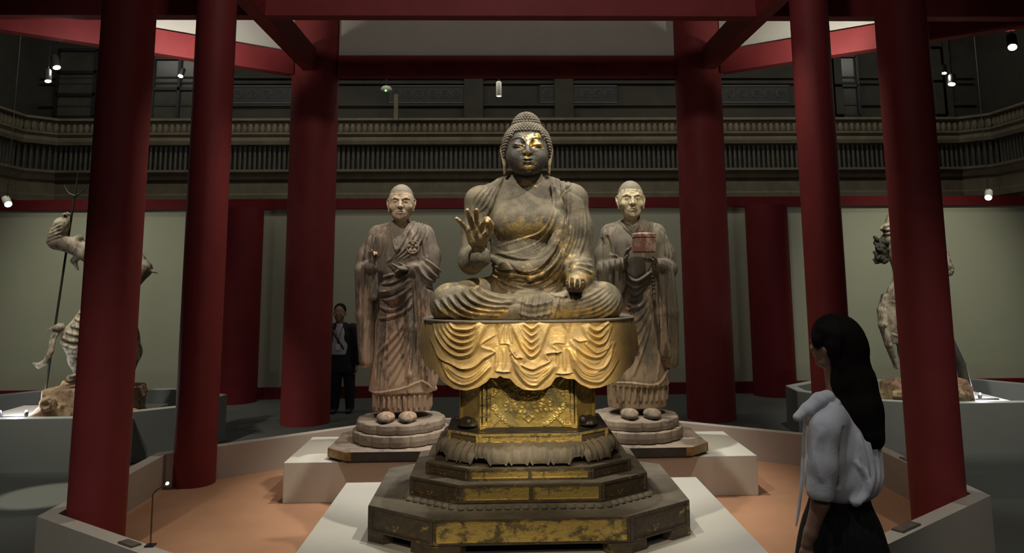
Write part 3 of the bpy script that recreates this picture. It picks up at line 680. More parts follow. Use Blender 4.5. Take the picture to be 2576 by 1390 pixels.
o = clay_obj('head', cl, M_BFACE, bud, FACE, 1, .1, leaf_face); o.location = (HX, -.02, HZ)
# ears with long lobes
for s in (-1, 1):
    cl = Clay((-.05, -.06, -.02), (.05, .07, .23), .0036)
    cl.chain([(s*-.004, .0, .02), (s*.001, .0, .07), (s*.012, .012, .13), (s*.020, .03, .175), (s*.016, .03, .20), (s*.004, .0, .205), (s*-.002, -.022, .185)], [.010, .009, .009, .009, .009, .009, .008], .004)
    cl.chain([(s*-.006, -.02, .185), (s*-.008, -.024, .15), (s*-.008, -.02, .12)], [.008, .007, .007], .006)
    cl.chain([(s*-.010, .012, .185), (s*-.008, .004, .12), (s*-.008, -.002, .06)], [.022, .016, .008], .008, flat=((1, 0, 0), .5))
    cl.chain([(s*-.006, -.018, .12), (s*-.008, -.020, .07), (s*-.006, -.012, .02), (s*-.004, 0, .012)], [.007, .0065, .008, .010], .004)
    o = clay_obj('ear', cl, M_BHAND, bud, (), 1, None, lambda V, N: {'leaf': np.full(len(V), .42)}); o.location = (HX+s*.150, .012, HZ+.005)
# hair: cap, crown dome and rows of snail curls
b = B()
def hair_r(th, ph):
    """surface point of the hair mass for azimuth th (0 = front) and elevation ph"""
    dx, dy, dz = math.sin(th)*math.cos(ph), -math.cos(th)*math.cos(ph), math.sin(ph)
    t1 = 1/math.sqrt((dx/.158)**2+(dy/.172)**2+(dz/.165)**2); p = Vector((dx*t1, dy*t1, dz*t1))
    return p, Vector((p.x/.158**2, p.y/.172**2, p.z/.165**2)).normalized()
def curl(p, n, r):
    q = n.to_track_quat('Z', 'Y').to_matrix(); prof = ((1, -.6), (.98, .1), (.72, .75), (.35, 1.15)); rings = []
    for rr, h in prof: rings.append([b.verts.new(p+q@Vector((r*rr*math.cos(a*PI/3), r*rr*math.sin(a*PI/3), r*h))) for a in range(6)])
    for u, v in zip(rings, rings[1:]):
        for i in range(6): b.faces.new((u[i], u[(i+1) % 6], v[(i+1) % 6], v[i]))
    b.faces.new(rings[-1])
for row in range(15):
    ph = math.radians(-22+row*6.2); n_ = max(8, int(2*PI*.160*math.cos(ph)/.0195))
    for i in range(n_):
        th = 2*PI*(i+.5*(row % 2))/n_; a = abs((th+PI) % (2*PI)-PI)
        low = math.radians(31) if a < .55 else math.radians(31)-(a-.55)*1.25      # hairline sweeps down to the ears
        if ph < max(low, math.radians(-24)): continue
        p, nn = hair_r(th, ph); curl(p, nn, .0108)
for row in range(9):
    ph = math.radians(4+row*10.0); n_ = max(5, int(2*PI*.098*math.cos(ph)/.0185))
    if ph > PI/2: break
    for i in range(n_):
        th = 2*PI*(i+.5*(row % 2))/n_
        d = Vector((math.sin(th)*math.cos(ph)*.096, -math.cos(th)*math.cos(ph)*.096, math.sin(ph)*.115)); nn = Vector((d.x/.096**2, d.y/.096**2, d.z/.115**2)).normalized()
        curl(d+Vector((0, .02, .118)), nn, .0104)
v = ball(b, (0, 0, 0), 1, 40, (.155, .168, .162)); 
cut = [q for q in v if q.co.z < .083-.10*max(0, 1-(-q.co.y/.17)) and q.co.y < -.02]
v2 = ball(b, (0, .02, .118), 1, 24, (.094, .094, .112))
for q in v:
    a = abs(math.atan2(q.co.x, -q.co.y)); lim = .080 if a < .55 else .080-(a-.55)*.20
    if a < 1.5 and q.co.z < lim: q.co = Vector((q.co.x*.90, q.co.y*.82, q.co.z))
obj('curled_hair', b, M_HAIR, bud, False, (HX, .005, HZ+.195))
# hands
cl = Clay((-.50, -.48, .34), (-.18, -.12, .76), .0034)
hand(cl, (-.300, -.225, .452), (.10, -.95, -.22), (-.15, -.26, .95), .238,
     [(32, 42, 46, 32), (14, 26, 24, 2), (8, 16, 16, -8), (2, 8, 6, -34)],
     [(.14, .06, .02), (.34, .30, .10), (.40, .52, .22), (.36, .66, .34)], 1)
clay_obj('raised_right_hand', cl, M_BHAND, bud, (), 1, None, lambda V, N: {'leaf': np.full(len(V), .56)})
cl = Clay((.12, -.60, .03), (.42, -.28, .32), .0034)
hand(cl, (.285, -.345, .178), (.0, -.25, .97), (-.10, -.96, .02), .175,
     [(10, 22, 20, 10), (14, 30, 24, 3), (22, 34, 28, -4), (20, 30, 24, -12)],
     [(.14, .08, .02), (.28, .24, .12), (.30, .42, .24), (.26, .56, .34)], -1)
clay_obj('lowered_left_hand', cl, M_BHAND, bud, (), 1, None, lambda V, N: {'leaf': np.full(len(V), .22)})
# ================================================================== tiered octagonal pedestal with the carved hanging drapery
M_TIER = gilt('pedestal_lacquer', (.105, .08, .05), (.06, .045, .03), (.55, .38, .12), 9, .66, .05, 1.3, .35, .8, brough=.5, stretch=(1, 1, 2.5))
M_DUST = mat('dusty_lacquer_top', (.18, .155, .122), (.10, .086, .066), 5, .85, bump=.2, bscale=60)
M_GOLDP = gilt('gilt_panel', (.19, .15, .065), (.10, .08, .042), (.80, .60, .20), 9, .48, .06, 1.3, .36, .75, brough=.45, bump=.3, bs=45, stretch=(1, 1, 1.6))
M_GOLDD = gilt('gilt_die_panel', (.30, .25, .10), (.17, .15, .07), (.78, .60, .20), 7, .47, .06, 1.4, .38, .75, brough=.45, bump=.35, bs=45)
M_DRAPE = gilt('gilt_drapery', (.44, .31, .135), (.30, .22, .125), (.60, .42, .16), 8, .52, .14, 1.5, .45, .25, brough=.6, s2=4, bump=.25)
PX, PY_ = .167, 5.03
ped = empty('lotus_pedestal', (PX, PY_, .25), 'tiered octagonal pedestal with gold panels and carved hanging drapery under the large seated buddha', 'pedestal')
def octo(w, f=.58, d=.75, s=.45):
    """elongated octagon of half width w: front face half f*w, at depth d*w, side faces reaching s*w"""
    return [(-f*w, -d*w), (f*w, -d*w), (w, -s*w), (w, s*w), (f*w, d*w), (-f*w, d*w), (-w, s*w), (-w, -s*w)]
def tier(name, w, z0, z1, f=.58, m=None, top_m=True, inset=.012, par=ped):
    O_ = octo(w, f); b = B(); h = z1-z0
    prism(b, offs(O_, -inset), z0, z1-.014); prism(b, O_, z1-.012, z1); prism(b, O_, z0, z0+.010)
    n = len(O_)
    for i in range(n):                                  # posts at the corners and the middle of the long faces
        p, q = Vector(O_[i]), Vector(O_[(i+1) % n]); L_ = (q-p).length; a = math.atan2((q-p).y, (q-p).x); nn = Vector((math.sin(a), -math.cos(a)))
        for t in ((.012/L_), .5, 1-.012/L_) if i in (0, 4) and name != 'base_tier' else (.012/L_, 1-.012/L_):
            c = p+(q-p)*t-nn*.006; box(b, (c.x, c.y, (z0+z1)/2), (.016, .014, h-.01), (0, 0, 0)); 
    o = obj(name, b, m or M_TIER, par)
    t = B(); prism(t, offs(O_, -.001), z1-.002, z1+.004); tt = obj('dusty_top', t, M_DUST, o); tt['label'] = 'dusty grey brown top surface'
    for i in range(n):                                  # recessed gilt panels
        p, q = Vector(O_[i]), Vector(O_[(i+1) % n]); L_ = (q-p).length; a = math.atan2((q-p).y, (q-p).x); nn = Vector((math.sin(a), -math.cos(a)))
        segs = ((.022/L_, .5-.010/L_), (.5+.010/L_, 1-.022/L_)) if (i in (0, 4) and L_ > .3 and name != 'base_tier') else ((.024/L_, 1-.024/L_),)
        for s0, s1 in segs:
            c = p+(q-p)*((s0+s1)/2)-nn*(inset-.002); g = B(); box(g, (0, 0, 0), (L_*(s1-s0), .006, h-.030))
            fr = [(0, (h-.030)/2, L_*(s1-s0)), (0, -(h-.030)/2, L_*(s1-s0))]
            for fx, fz, fl in fr: box(g, (fx, -.003, fz), (fl, .006, .006))
            for sx in (-1, 1): box(g, (sx*L_*(s1-s0)/2, -.003, 0), (.006, .006, h-.030))
            go = obj('gilt_panel', g, M_GOLDP if i in (0,) else M_TIER, o); go.location = (c.x, c.y, (z0+z1)/2); go.rotation_euler = (0, 0, a)
    return o
# base with feet and cut-outs (z measured from the platform top)
base = tier('base_tier', .917, .055, .188)
FT = octo(.917)
for i in range(8):
    p = Vector(FT[i]); b = B()
    pa, pn = Vector(FT[i-1]), Vector(FT[(i+1) % 8]); u = (pa-p).normalized(); v = (pn-p).normalized(); k = min(.15, (pn-p).length*.25)
    q1 = p+u*k; q2 = p+v*k; inn = -(u+v).normalized() if False else (u+v).normalized()
    poly = [tuple(p), tuple(q2), tuple(q2+(Vector((0, 0))-q2).normalized()*.06), tuple(p+(Vector((0, 0))-p).normalized()*.07), tuple(q1+(Vector((0, 0))-q1).normalized()*.06), tuple(q1)]
    prism(b, poly, 0.0, .058); obj('foot', b, M_TIER, base)
b = B(); prism(b, offs(FT, -.10), .03, .06); obj('underside', b, mat('dark_underside', (.02, .018, .014), None, rough=.9), base)
# carved reversed-petal rim
b = B(); R_ = octo(.712)
prism(b, offs(R_, .025), .188, .226, offs(R_, -.03)); 
for i in range(8):
    p, q = Vector(R_[i]), Vector(R_[(i+1) % 8]); n_ = max(3, int((q-p).length/.05))
    for k in range(n_):
        c = p+(q-p)*((k+.5)/n_); c = c-c.normalized()*.002; ball(b, (c.x, c.y, .200), .027, 8, (1, 1, .62))
obj('carved_rim', b, M_DUST, ped, True)
tier('lower_tier', .695, .222, .318)
tier('middle_tier', .607, .320, .388)
# lotus petals: two rings of fat drooping petals
b = B(); prism(b, octo(.47), .39, .50); 
def petal(c, a, w, L_, h, zt, tilt):
    """fat petal hanging outward and down from the ring"""
    nu, nv = 14, 14; g = []
    for i in range(nu+1):
        u = i/nu; r = []
        for j in range(nv+1):
            v = j/nv*2-1; wid = w*(.72+.55*u-.62*u**4)*.5
            x = v*wid; bulge = math.sin(PI*min(1, u*1.05))*(.012*(1-v*v)+.017*math.exp(-((abs(v)-.42)/.24)**2))
            o_ = L_*math.sin(u*PI*.5)+bulge; z = zt-h*(1-math.cos(u*PI*.5))+bulge*.4+(.012 if u > .93 else 0)
            r.append(b.verts.new((c.x+math.cos(a)*x+math.sin(a)*o_, c.y+math.sin(a)*x-math.cos(a)*o_, z)))
        g.append(r)
    for i in range(nu):
        for j in range(nv): b.faces.new((g[i][j], g[i][j+1], g[i+1][j+1], g[i+1][j]))
LP = octo(.40, .6)
for ring, (zt, L_, h, sh) in enumerate(((.505, .155, .105, 0), (.515, .12, .09, .5))):
    for i in range(8):
        p, q = Vector(LP[i]), Vector(LP[(i+1) % 8]); a = math.atan2((q-p).y, (q-p).x); ll = (q-p).length; n_ = 4 if i in (0, 4) else 2
        for k in range(n_ if not sh else n_+1):
            t = (k+.5)/n_ if not sh else k/n_
            c = p+(q-p)*t
            if sh and k in (0, n_):
                aa = a+(PI/8 if k == n_ else -PI/8)
            else: aa = a
            petal(c, aa, ll/n_*1.18, L_, h, zt, 0)
    pass
o = obj('lotus_petals', b, M_DUST, ped, True)
sm = o.modifiers.new('thickness', 'SOLIDIFY'); sm.thickness = .012; sm.offset = -1
b = B(); prism(b, offs(octo(.607), -.05), .388, .40); obj('petal_base', b, M_TIER, ped)
# neck and upper gold band
b = B(); prism(b, octo(.42), .47, .50); obj('dark_neck', b, mat('black_lacquer', (.018, .015, .012), (.03, .024, .016), 20, .5), ped)
up = tier('upper_tier', .484, .495, .558, .61, M_GOLDP)
b = B(); prism(b, octo(.482, .61), .558, .566); prism(b, offs(octo(.44, .6), 0), .566, .585, offs(octo(.41, .6), 0)); obj('black_top', b, MATS['black_lacquer'], ped)
for sx in (-1, 1):
    cl = Clay((-.13, -.14, -.01), (.13, .14, .11), .005); r = random.Random(11+sx)
    cl.ell((0, 0, 0), (.085, .10, .05), None, .01)
    for k in range(16): cl.ell((r.uniform(-.08, .08), r.uniform(-.09, .09), r.uniform(.0, .05)), (r.uniform(.012, .026),)*3, None, .008)
    cl.box((0, 0, -.2), (.5, .5, .2), 0, None, .003, 'sub')
    o = clay_obj('burnt_lotus_ornament', cl, MATS['black_lacquer'], ped, (), 1, None); o.location = (sx*.345, -.19, .584)
# the die: front panel between pilasters, oblique wings
die = empty('die', (0, 0, .58), None, None); die.parent = ped
b = B(); prism(b, [(-.27, -.28), (.27, -.28), (.41, -.14), (.41, .30), (-.41, .30), (-.41, -.14)], 0, .62); obj('die_core', b, M_GOLDP, die)
b = B(); box(b, (0, -.287, .15), (.45, .012, .27)); dp = obj('front_relief_panel', b, M_GOLDD, die)
cl = Clay((-.23, -.32, .0), (.23, -.27, .30), .003)
cl.box((0, -.288, .15), (.225, .010, .148), .002)
rnd = random.Random(3)
def curlr(cx, cz, r0, a0, turns, sgn):                  # scroll of the palmette ornament
    n = 16; P = []
    for i in range(n+1):
        t = i/n; a = a0+sgn*turns*2*PI*t; r = r0*(1-.8*t); P.append((cx+r*math.cos(a), -.299, cz+r*math.sin(a)))
    cl.chain(P, [.0058-.002*i/n for i in range(n+1)], .003)
for s in (-1, 1):
    for cx, cz, r0 in ((.035, .20, .030), (.035, .135, .028), (.085, .175, .032), (.125, .21, .022), (.13, .14, .022), (.075, .235, .022), (.075, .115, .018)):
        curlr(s*cx, cz, r0, PI/2 if s > 0 else PI/2, 1.25, -s)
    for k in range(5): cl.ell((s*(.02+.028*k), -.299, .085+.004*k), (.012, .006, .007), (0, s*.4, 0), .003)
for k in range(5):                                      # petals of the middle flower
    a = PI/2+k*2*PI/5; cl.ell((.018*math.cos(a), -.300, .17+.018*math.sin(a)), (.011, .007, .011), None, .003)
cl.ell((0, -.303, .17), (.008, .006, .008), None, .002)
cl.chain([(-.028, -.3, .058), (0, -.3, .035), (.028, -.3, .058), (0, -.3, .075), (-.028, -.3, .058)], .005, .003)
for s in (-1, 1):                                       # blossom sprays in the four corners
    for zz in (0, 1):
        for k in range(7):
            t = k/6; qx, qz = s*(.208-.11*t), (.016+.10*(1-t)**1.4) if zz == 0 else .286-.09*(1-t)**1.4; rr = .016-.006*t
            for m in range(5):
                a = m*2*PI/5+k; cl.ell((qx+rr*.62*math.cos(a), -.299, qz+rr*.62*math.sin(a)), (rr*.5, .006, rr*.5), None, .002)
        for k in range(5): cl.ell((s*(.212-.012*k), -.298, (.014+.012*k) if zz == 0 else (.286-.012*k)), (.012, .006, .010), None, .004)
V, F = cl.mesh(); link('carved_relief', to_mesh('carved_relief', V, F), M_GOLDD, dp, True)
for s in (-1, 1):
    b = B()
    for dx, w in ((0, .022), (.030, .016), (.052, .01)): box(b, (s*(.232+dx), -.292+.004*dx, .13), (w, .02+.004*(w > .02), .30))
    box(b, (s*.25, -.292, .006), (.075, .03, .022)); obj('pilaster', b, M_GOLDP, die)
    b = B(); a = s*PI/4; c = Vector((s*.345, -.215)); box(b, (0, 0, 0), (.15, .008, .24)); 
    for dx in (-.083, .083): box(b, (dx, -.004, 0), (.014, .014, .28))
    o = obj('wing_panel', b, M_GOLDD, die); o.location = (c.x, c.y, .14); o.rotation_euler = (0, 0, a)
# seat slab and carved drapery
b = B(); SE = [(-.54, -.30), (-.33, -.42), (.33, -.42), (.58, -.30), (.58, .34), (.36, .46), (-.36, .46), (-.56, .34)]
prism(b, SE, 1.17, 1.209); obj('seat_slab', b, M_DUST, ped)
def drape_path(t):
    """plan of the hanging cloth for t in 0..1 from the back left round the front to the back right"""
    P = [(-.60, .30), (-.625, .0), (-.60, -.27), (-.36, -.455), (0, -.475), (.37, -.455), (.62, -.27), (.665, .0), (.64, .30)]
    i = t*(len(P)-1); k = min(int(i), len(P)-2); f = i-k
    a, b_ = Vector(P[k]), Vector(P[k+1]); p = P[max(k-1, 0)]; n = P[min(k+2, len(P)-1)]
    return .5*((2*a)+(-Vector(p)+b_)*f+(2*Vector(p)-5*a+4*b_-Vector(n))*f*f+(-Vector(p)+3*a-3*b_+Vector(n))*f**3)
NT, NZ = 620, 190
hx = np.array([p[0] for p in DRAPE_HEM]); hz = np.array([p[1] for p in DRAPE_HEM])
V = np.zeros(((NT+1)*(NZ+1), 3)); ts = np.linspace(0, 1, NT+1); PP = np.array([tuple(drape_path(t)) for t in ts])
def hem(x, y):
    z = np.interp(x, hx, hz)
    return np.where(y > -.2, .86+.0*x+.05*np.sin(y*22), z)
for i in range(NT+1):
    x, y = PP[i]; k = min(1, max(0, (y+.33)/.15)); zb = float(hem(x, -1))*(1-k)+(.99+.03*math.sin(y*22))*k
    zz = np.linspace(1.212, zb, NZ+1); v = np.linspace(0, 1, NZ+1)
    flare = .04*v-.02*v**2; s_ = 1+flare/ .6
    V[i*(NZ+1):(i+1)*(NZ+1)] = np.stack([x*s_, y*s_, zz], 1)
I = np.arange(NT)[:, None]*(NZ+1)+np.arange(NZ)[None]; F = np.stack([I, I+1, I+NZ+2, I+NZ+1], -1).reshape(-1, 4)
N = normals(V, F)
if N[np.argmin(V[:, 1])][1] > 0: F = F[:, ::-1].copy(); N = -N
V = carve(V, N, DRAPE, front=(N[:, 1] < -.1)); V = relax(V, F, 2, .4)
side = np.abs(V[:, 0]) > .5                              # hanging folds on the two sides
V += N*np.where(V[:, 1] > -.25, .012*np.sin(V[:, 1]*60), 0)[:, None]
o = link('carved_drapery', to_mesh('carved_drapery', V, F), M_DRAPE, ped, True); o['label'] = 'yellow gilded drapery with carved swags'
sm = o.modifiers.new('thickness', 'SOLIDIFY'); sm.thickness = .022; sm.offset = -1
b = B(); prism(b, [(x*1.02, y*1.02) for x, y in [tuple(p) for p in PP[::20]]][::-1], 1.204, 1.213); o = obj('seat_top', b, M_DUST, ped)
MONK_LEFT_FOLDS = [
    ('s', 0.012, 0.014, [(-0.118, 1.914), (-0.106, 1.793), (-0.075, 1.673), (-0.043, 1.607)]),
    ('s', 0.012, 0.016, [(-0.132, 1.516), (-0.065, 1.57), (0.011, 1.689), (0.069, 1.818), (0.094, 1.904)]),
    ('fr', 0.008, 0.006, [(-0.087, 1.905), (-0.077, 1.793), (-0.049, 1.672)], [(-0.044, 1.862), (-0.042, 1.758), (-0.032, 1.655)], 2),
    ('fr', 0.008, 0.008, [(0.12, 1.913), (0.112, 1.792), (0.02, 1.638), (-0.082, 1.544)], [(0.172, 1.886), (0.173, 1.757), (0.097, 1.62), (0.004, 1.552)], 3),
    ('s', 0.012, 0.016, [(0.331, 1.315), (0.229, 1.33), (0.143, 1.407), (0.098, 1.526)]),
    ('g', 0.012, 0.02, [(0.116, 1.5), (0.16, 1.398), (0.229, 1.316), (0.323, 1.302)]),
    ('fr', 0.01, 0.012, [(0.124, 1.517), (0.211, 1.397), (0.323, 1.346)], [(0.192, 1.551), (0.279, 1.482), (0.331, 1.43)], 3),
    ('fr', 0.011, 0.013, [(-0.182, 1.401), (-0.063, 1.434), (0.073, 1.501)], [(-0.187, 1.232), (-0.06, 1.231), (0.092, 1.331)], 4),
    ('g', 0.012, 0.024, [(-0.187, 1.232), (-0.06, 1.256), (0.075, 1.322)]),
    ('g', 0.012, 0.018, [(-0.115, 1.502), (-0.046, 1.433), (0.074, 1.45)]),
    ('fr', 0.011, 0.012, [(-0.186, 1.165), (-0.084, 1.139), (0.034, 1.196), (0.084, 1.272)], [(-0.193, 1.064), (-0.091, 1.08), (0.044, 1.129), (0.094, 1.196)], 2),
    ('fr', 0.012, 0.012, [(0.093, 1.229), (0.028, 1.029), (-0.154, 0.815), (-0.195, 0.766)], [(0.105, 0.995), (0.065, 0.813), (-0.017, 0.632), (-0.082, 0.519)], 5),
    ('fr', 0.01, 0.009, [(-0.183, 1.031), (-0.196, 0.799), (-0.208, 0.537)], [(-0.106, 0.964), (-0.136, 0.732), (-0.157, 0.52)], 3),
    ('s', 0.013, 0.022, [(0.089, 1.297), (0.099, 1.062), (0.09, 0.812), (0.067, 0.648), (0.018, 0.55)]),
    ('g', 0.01, 0.022, [(0.103, 1.297), (0.116, 1.061), (0.109, 0.812), (0.092, 0.631)]),
    ('fr', 0.012, 0.016, [(0.134, 1.398), (0.155, 1.061), (0.135, 0.598)], [(0.263, 1.279), (0.274, 0.976), (0.304, 0.481)], 5),
    ('fr', 0.012, 0.014, [(-0.312, 1.521), (-0.302, 1.066), (-0.3, 0.685)], [(-0.209, 1.503), (-0.214, 1.3), (-0.235, 1.065), (-0.239, 0.668)], 4),
    ('fr', 0.01, 0.01, [(-0.282, 1.76), (-0.306, 1.657), (-0.321, 1.538)], [(-0.154, 1.759), (-0.161, 1.673), (-0.193, 1.571)], 4),
    ('s', 0.012, 0.024, [(0.304, 0.473), (0.202, 0.564), (0.135, 0.557), (0.035, 0.521), (-0.115, 0.49), (-0.245, 0.475)]),
    ('fr', 0.01, 0.013, [(-0.207, 0.463), (-0.213, 0.342)], [(0.279, 0.457), (0.28, 0.335)], 13),
    ('g', 0.006, 0.012, [(0.156, 1.705), (0.179, 1.568)]),
    ('g', 0.006, 0.012, [(0.201, 1.739), (0.209, 1.576)]),
    ('g', 0.005, 0.01, [(0.132, 1.568), (0.142, 1.5)]),
]
MONK_RIGHT_FOLDS = [
    ('s', 0.012, 0.014, [(-0.107, 1.929), (-0.063, 1.824), (0.017, 1.725)]),
    ('s', 0.012, 0.016, [(0.017, 1.725), (0.077, 1.815), (0.103, 1.919)]),
    ('fr', 0.008, 0.007, [(-0.078, 1.92), (-0.028, 1.824), (0.023, 1.754)], [(-0.052, 1.903), (-0.01, 1.833), (0.029, 1.78)], 2),
    ('fr', 0.008, 0.008, [(0.132, 1.902), (0.112, 1.797), (0.065, 1.71)], [(0.176, 1.875), (0.173, 1.779), (0.187, 1.675)], 3),
    ('g', 0.012, 0.022, [(-0.2, 1.747), (-0.184, 1.66), (-0.169, 1.582)]),
    ('g', 0.01, 0.016, [(-0.24, 1.73), (-0.248, 1.609), (-0.253, 1.523)]),
    ('fr', 0.011, 0.012, [(-0.271, 1.523), (-0.287, 1.42), (-0.293, 1.318)], [(-0.096, 1.556), (-0.091, 1.419), (-0.095, 1.265)], 5),
    ('s', 0.012, 0.018, [(-0.095, 1.248), (-0.086, 1.419), (-0.113, 1.565), (-0.165, 1.582)]),
    ('fr', 0.011, 0.013, [(-0.065, 1.401), (0.029, 1.358), (0.162, 1.434)], [(-0.071, 1.197), (0.023, 1.145), (0.167, 1.314)], 5),
    ('g', 0.01, 0.018, [(-0.07, 1.239), (0.025, 1.213), (0.14, 1.306)]),
    ('fr', 0.012, 0.012, [(-0.081, 1.129), (0.049, 1.145), (0.171, 1.28)], [(-0.027, 0.578), (0.112, 0.942), (0.169, 1.212)], 5),
    ('s', 0.013, 0.022, [(0.18, 1.451), (0.183, 1.127), (0.202, 0.791), (0.168, 0.542)]),
    ('g', 0.01, 0.024, [(0.197, 1.434), (0.2, 1.127), (0.212, 0.741)]),
    ('fr', 0.012, 0.016, [(0.217, 1.519), (0.221, 1.127), (0.229, 0.724)], [(0.329, 1.484), (0.348, 1.041), (0.339, 0.631)], 5),
    ('fr', 0.01, 0.01, [(0.244, 1.814), (0.275, 1.692), (0.288, 1.57)], [(0.312, 1.744), (0.334, 1.639), (0.348, 1.536)], 3),
    ('s', 0.012, 0.022, [(0.341, 0.606), (0.282, 0.624), (0.176, 0.522), (-0.054, 0.537), (-0.242, 0.527)]),
    ('fr', 0.01, 0.013, [(-0.234, 0.506), (-0.245, 0.367)], [(0.278, 0.508), (0.264, 0.368)], 12),
]
# ================================================================== two standing monks on lobed lotus plinths
def wood(name, light, dark, mid, t=.5, s=7, vs=.28):
    if name in MATS: return MATS[name]
    m = bpy.data.materials.new(name); tr, b_ = nt(m); L = tr.links; N_ = tr.nodes.new
    tc = N_('ShaderNodeTexCoord'); mp = N_('ShaderNodeMapping'); L.new(tc.outputs['Object'], mp.inputs[0]); mp.inputs['Scale'].default_value = (1, 1, vs)
    def noise(sc, det=6):
        n = N_('ShaderNodeTexNoise'); n.inputs['Scale'].default_value = sc; n.inputs['Detail'].default_value = det; n.inputs['Roughness'].default_value = .7; L.new(mp.outputs[0], n.inputs['Vector']); return n
    def ramp(n, a, c):
        r = N_('ShaderNodeMapRange'); r.inputs['From Min'].default_value = a; r.inputs['From Max'].default_value = c; L.new(n.outputs[0], r.inputs[0]); return r
    at = N_('ShaderNodeAttribute'); at.attribute_name = 'worn'
    n1 = noise(s); ad = N_('ShaderNodeMath'); ad.operation = 'ADD'; L.new(n1.outputs[0], ad.inputs[0]); L.new(at.outputs['Fac'], ad.inputs[1])
    r1 = ramp(ad, t-.07, t+.07)
    x1 = N_('ShaderNodeMix'); x1.data_type = 'RGBA'; x1.inputs[6].default_value = (*mid, 1); x1.inputs[7].default_value = (*light, 1); L.new(r1.outputs[0], x1.inputs[0])
    r2 = ramp(noise(s*1.9), .53, .62); x2 = N_('ShaderNodeMix'); x2.data_type = 'RGBA'; x2.inputs[7].default_value = (*dark, 1); L.new(x1.outputs[2], x2.inputs[6])
    mm = N_('ShaderNodeMath'); mm.operation = 'MULTIPLY'; mm.inputs[1].default_value = .8; L.new(r2.outputs[0], mm.inputs[0]); L.new(mm.outputs[0], x2.inputs[0])
    L.new(x2.outputs[2], b_.inputs['Base Color']); b_.inputs['Roughness'].default_value = .8
    nb = noise(70); bp = N_('ShaderNodeBump'); bp.inputs['Strength'].default_value = .35; bp.inputs['Distance'].default_value = .01; L.new(nb.outputs[0], bp.inputs['Height']); L.new(bp.outputs[0], b_.inputs['Normal'])
    MATS[name] = m; return m
M_MONKL = wood('weathered_pinkish_wood', (.44, .305, .215), (.05, .038, .030), (.155, .125, .095), .53)
M_MONKR = wood('weathered_greyish_wood', (.36, .265, .17), (.05, .04, .030), (.14, .12, .086), .54)
M_FACEL = wood('flaking_face_paint_left', (.52, .40, .27), (.12, .09, .07), (.34, .25, .17), .46, 14, .8)
M_FACER = wood('flaking_face_paint_right', (.56, .48, .30), (.10, .08, .05), (.42, .35, .21), .40, 12, .5)
M_SCALP = mat('grey_green_scalp', (.20, .18, .13), (.15, .135, .10), 9, .8)
M_PLINTH = wood('greyed_plinth_wood', (.30, .24, .185), (.12, .095, .075), (.23, .185, .145), .5, 5, 1)
M_BOARD = mat('black_lacquer_board', (.022, .020, .018), (.04, .034, .028), 12, .5)
M_FITTING = mat('gilt_bronze_fitting', (.42, .27, .10), (.20, .13, .055), 14, .45, metal=.5)
def plinth(x, label):
    p = empty('lotus_plinth', (x, 6.64, .30), label, 'plinth')
    O_ = [(-.37, -.46), (.37, -.46), (.53, -.30), (.53, .27), (.37, .42), (-.37, .42), (-.53, .27), (-.53, -.30)]
    b = B(); prism(b, offs(O_, -.03), 0, .02); prism(b, O_, .018, .085); base_ = obj('board', b, M_BOARD, p)
    b = B(); prism(b, O_, .085, .094, offs(O_, -.02)); t = obj('board_top', b, M_PLINTH, base_)
    for i in (1, 3, 5, 7):
        a_, c_ = Vector(O_[i]), Vector(O_[(i+1) % 8]); an = math.atan2((c_-a_).y, (c_-a_).x); mid = (a_+c_)/2; L_ = (c_-a_).length
        b = B(); box(b, (0, 0, .055), (L_+.006, .008, .062)); 
        for sx in (-1, 1):
            v = box(b, (sx*(L_/2+.02), 0, .055), (.055, .008, .062)); bmesh.ops.rotate(b, cent=(sx*L_/2, 0, 0), matrix=Matrix.Rotation(sx*-an if False else sx*math.radians(45), 3, 'Z'), verts=v)
        f = obj('corner_fitting', b, M_FITTING, base_); f.location = (mid.x, mid.y, 0); f.rotation_euler = (0, 0, an)
    for nm, r, z0, z1, nl, ph in (('lower_petal_ring', .392, .094, .185, 15, .1), ('upper_petal_ring', .362, .183, .262, 13, .6)):
        b = B(); n = nl*14; rings = []
        for k, (dr, z) in enumerate(((-.015, z0), (0, z0+.01), (.004, (z0+z1)/2), (0, z1-.008), (-.008, z1))):
            rr = []
            for i in range(n):
                a = 2*PI*i/n; l = abs(math.sin(a*nl/2+ph)); rad = r+dr-.020*(1-l)**3-.004*(1-l)
                rr.append(b.verts.new((rad*math.cos(a), rad*math.sin(a)*1.04-.01, z)))
            rings.append(rr)
        for u, v in zip(rings, rings[1:]):
            for i in range(n): b.faces.new((u[i], u[(i+1) % n], v[(i+1) % n], v[i]))
        b.faces.new(rings[0][::-1]); b.faces.new(rings[-1]); obj(nm, b, M_PLINTH, p)
    return p
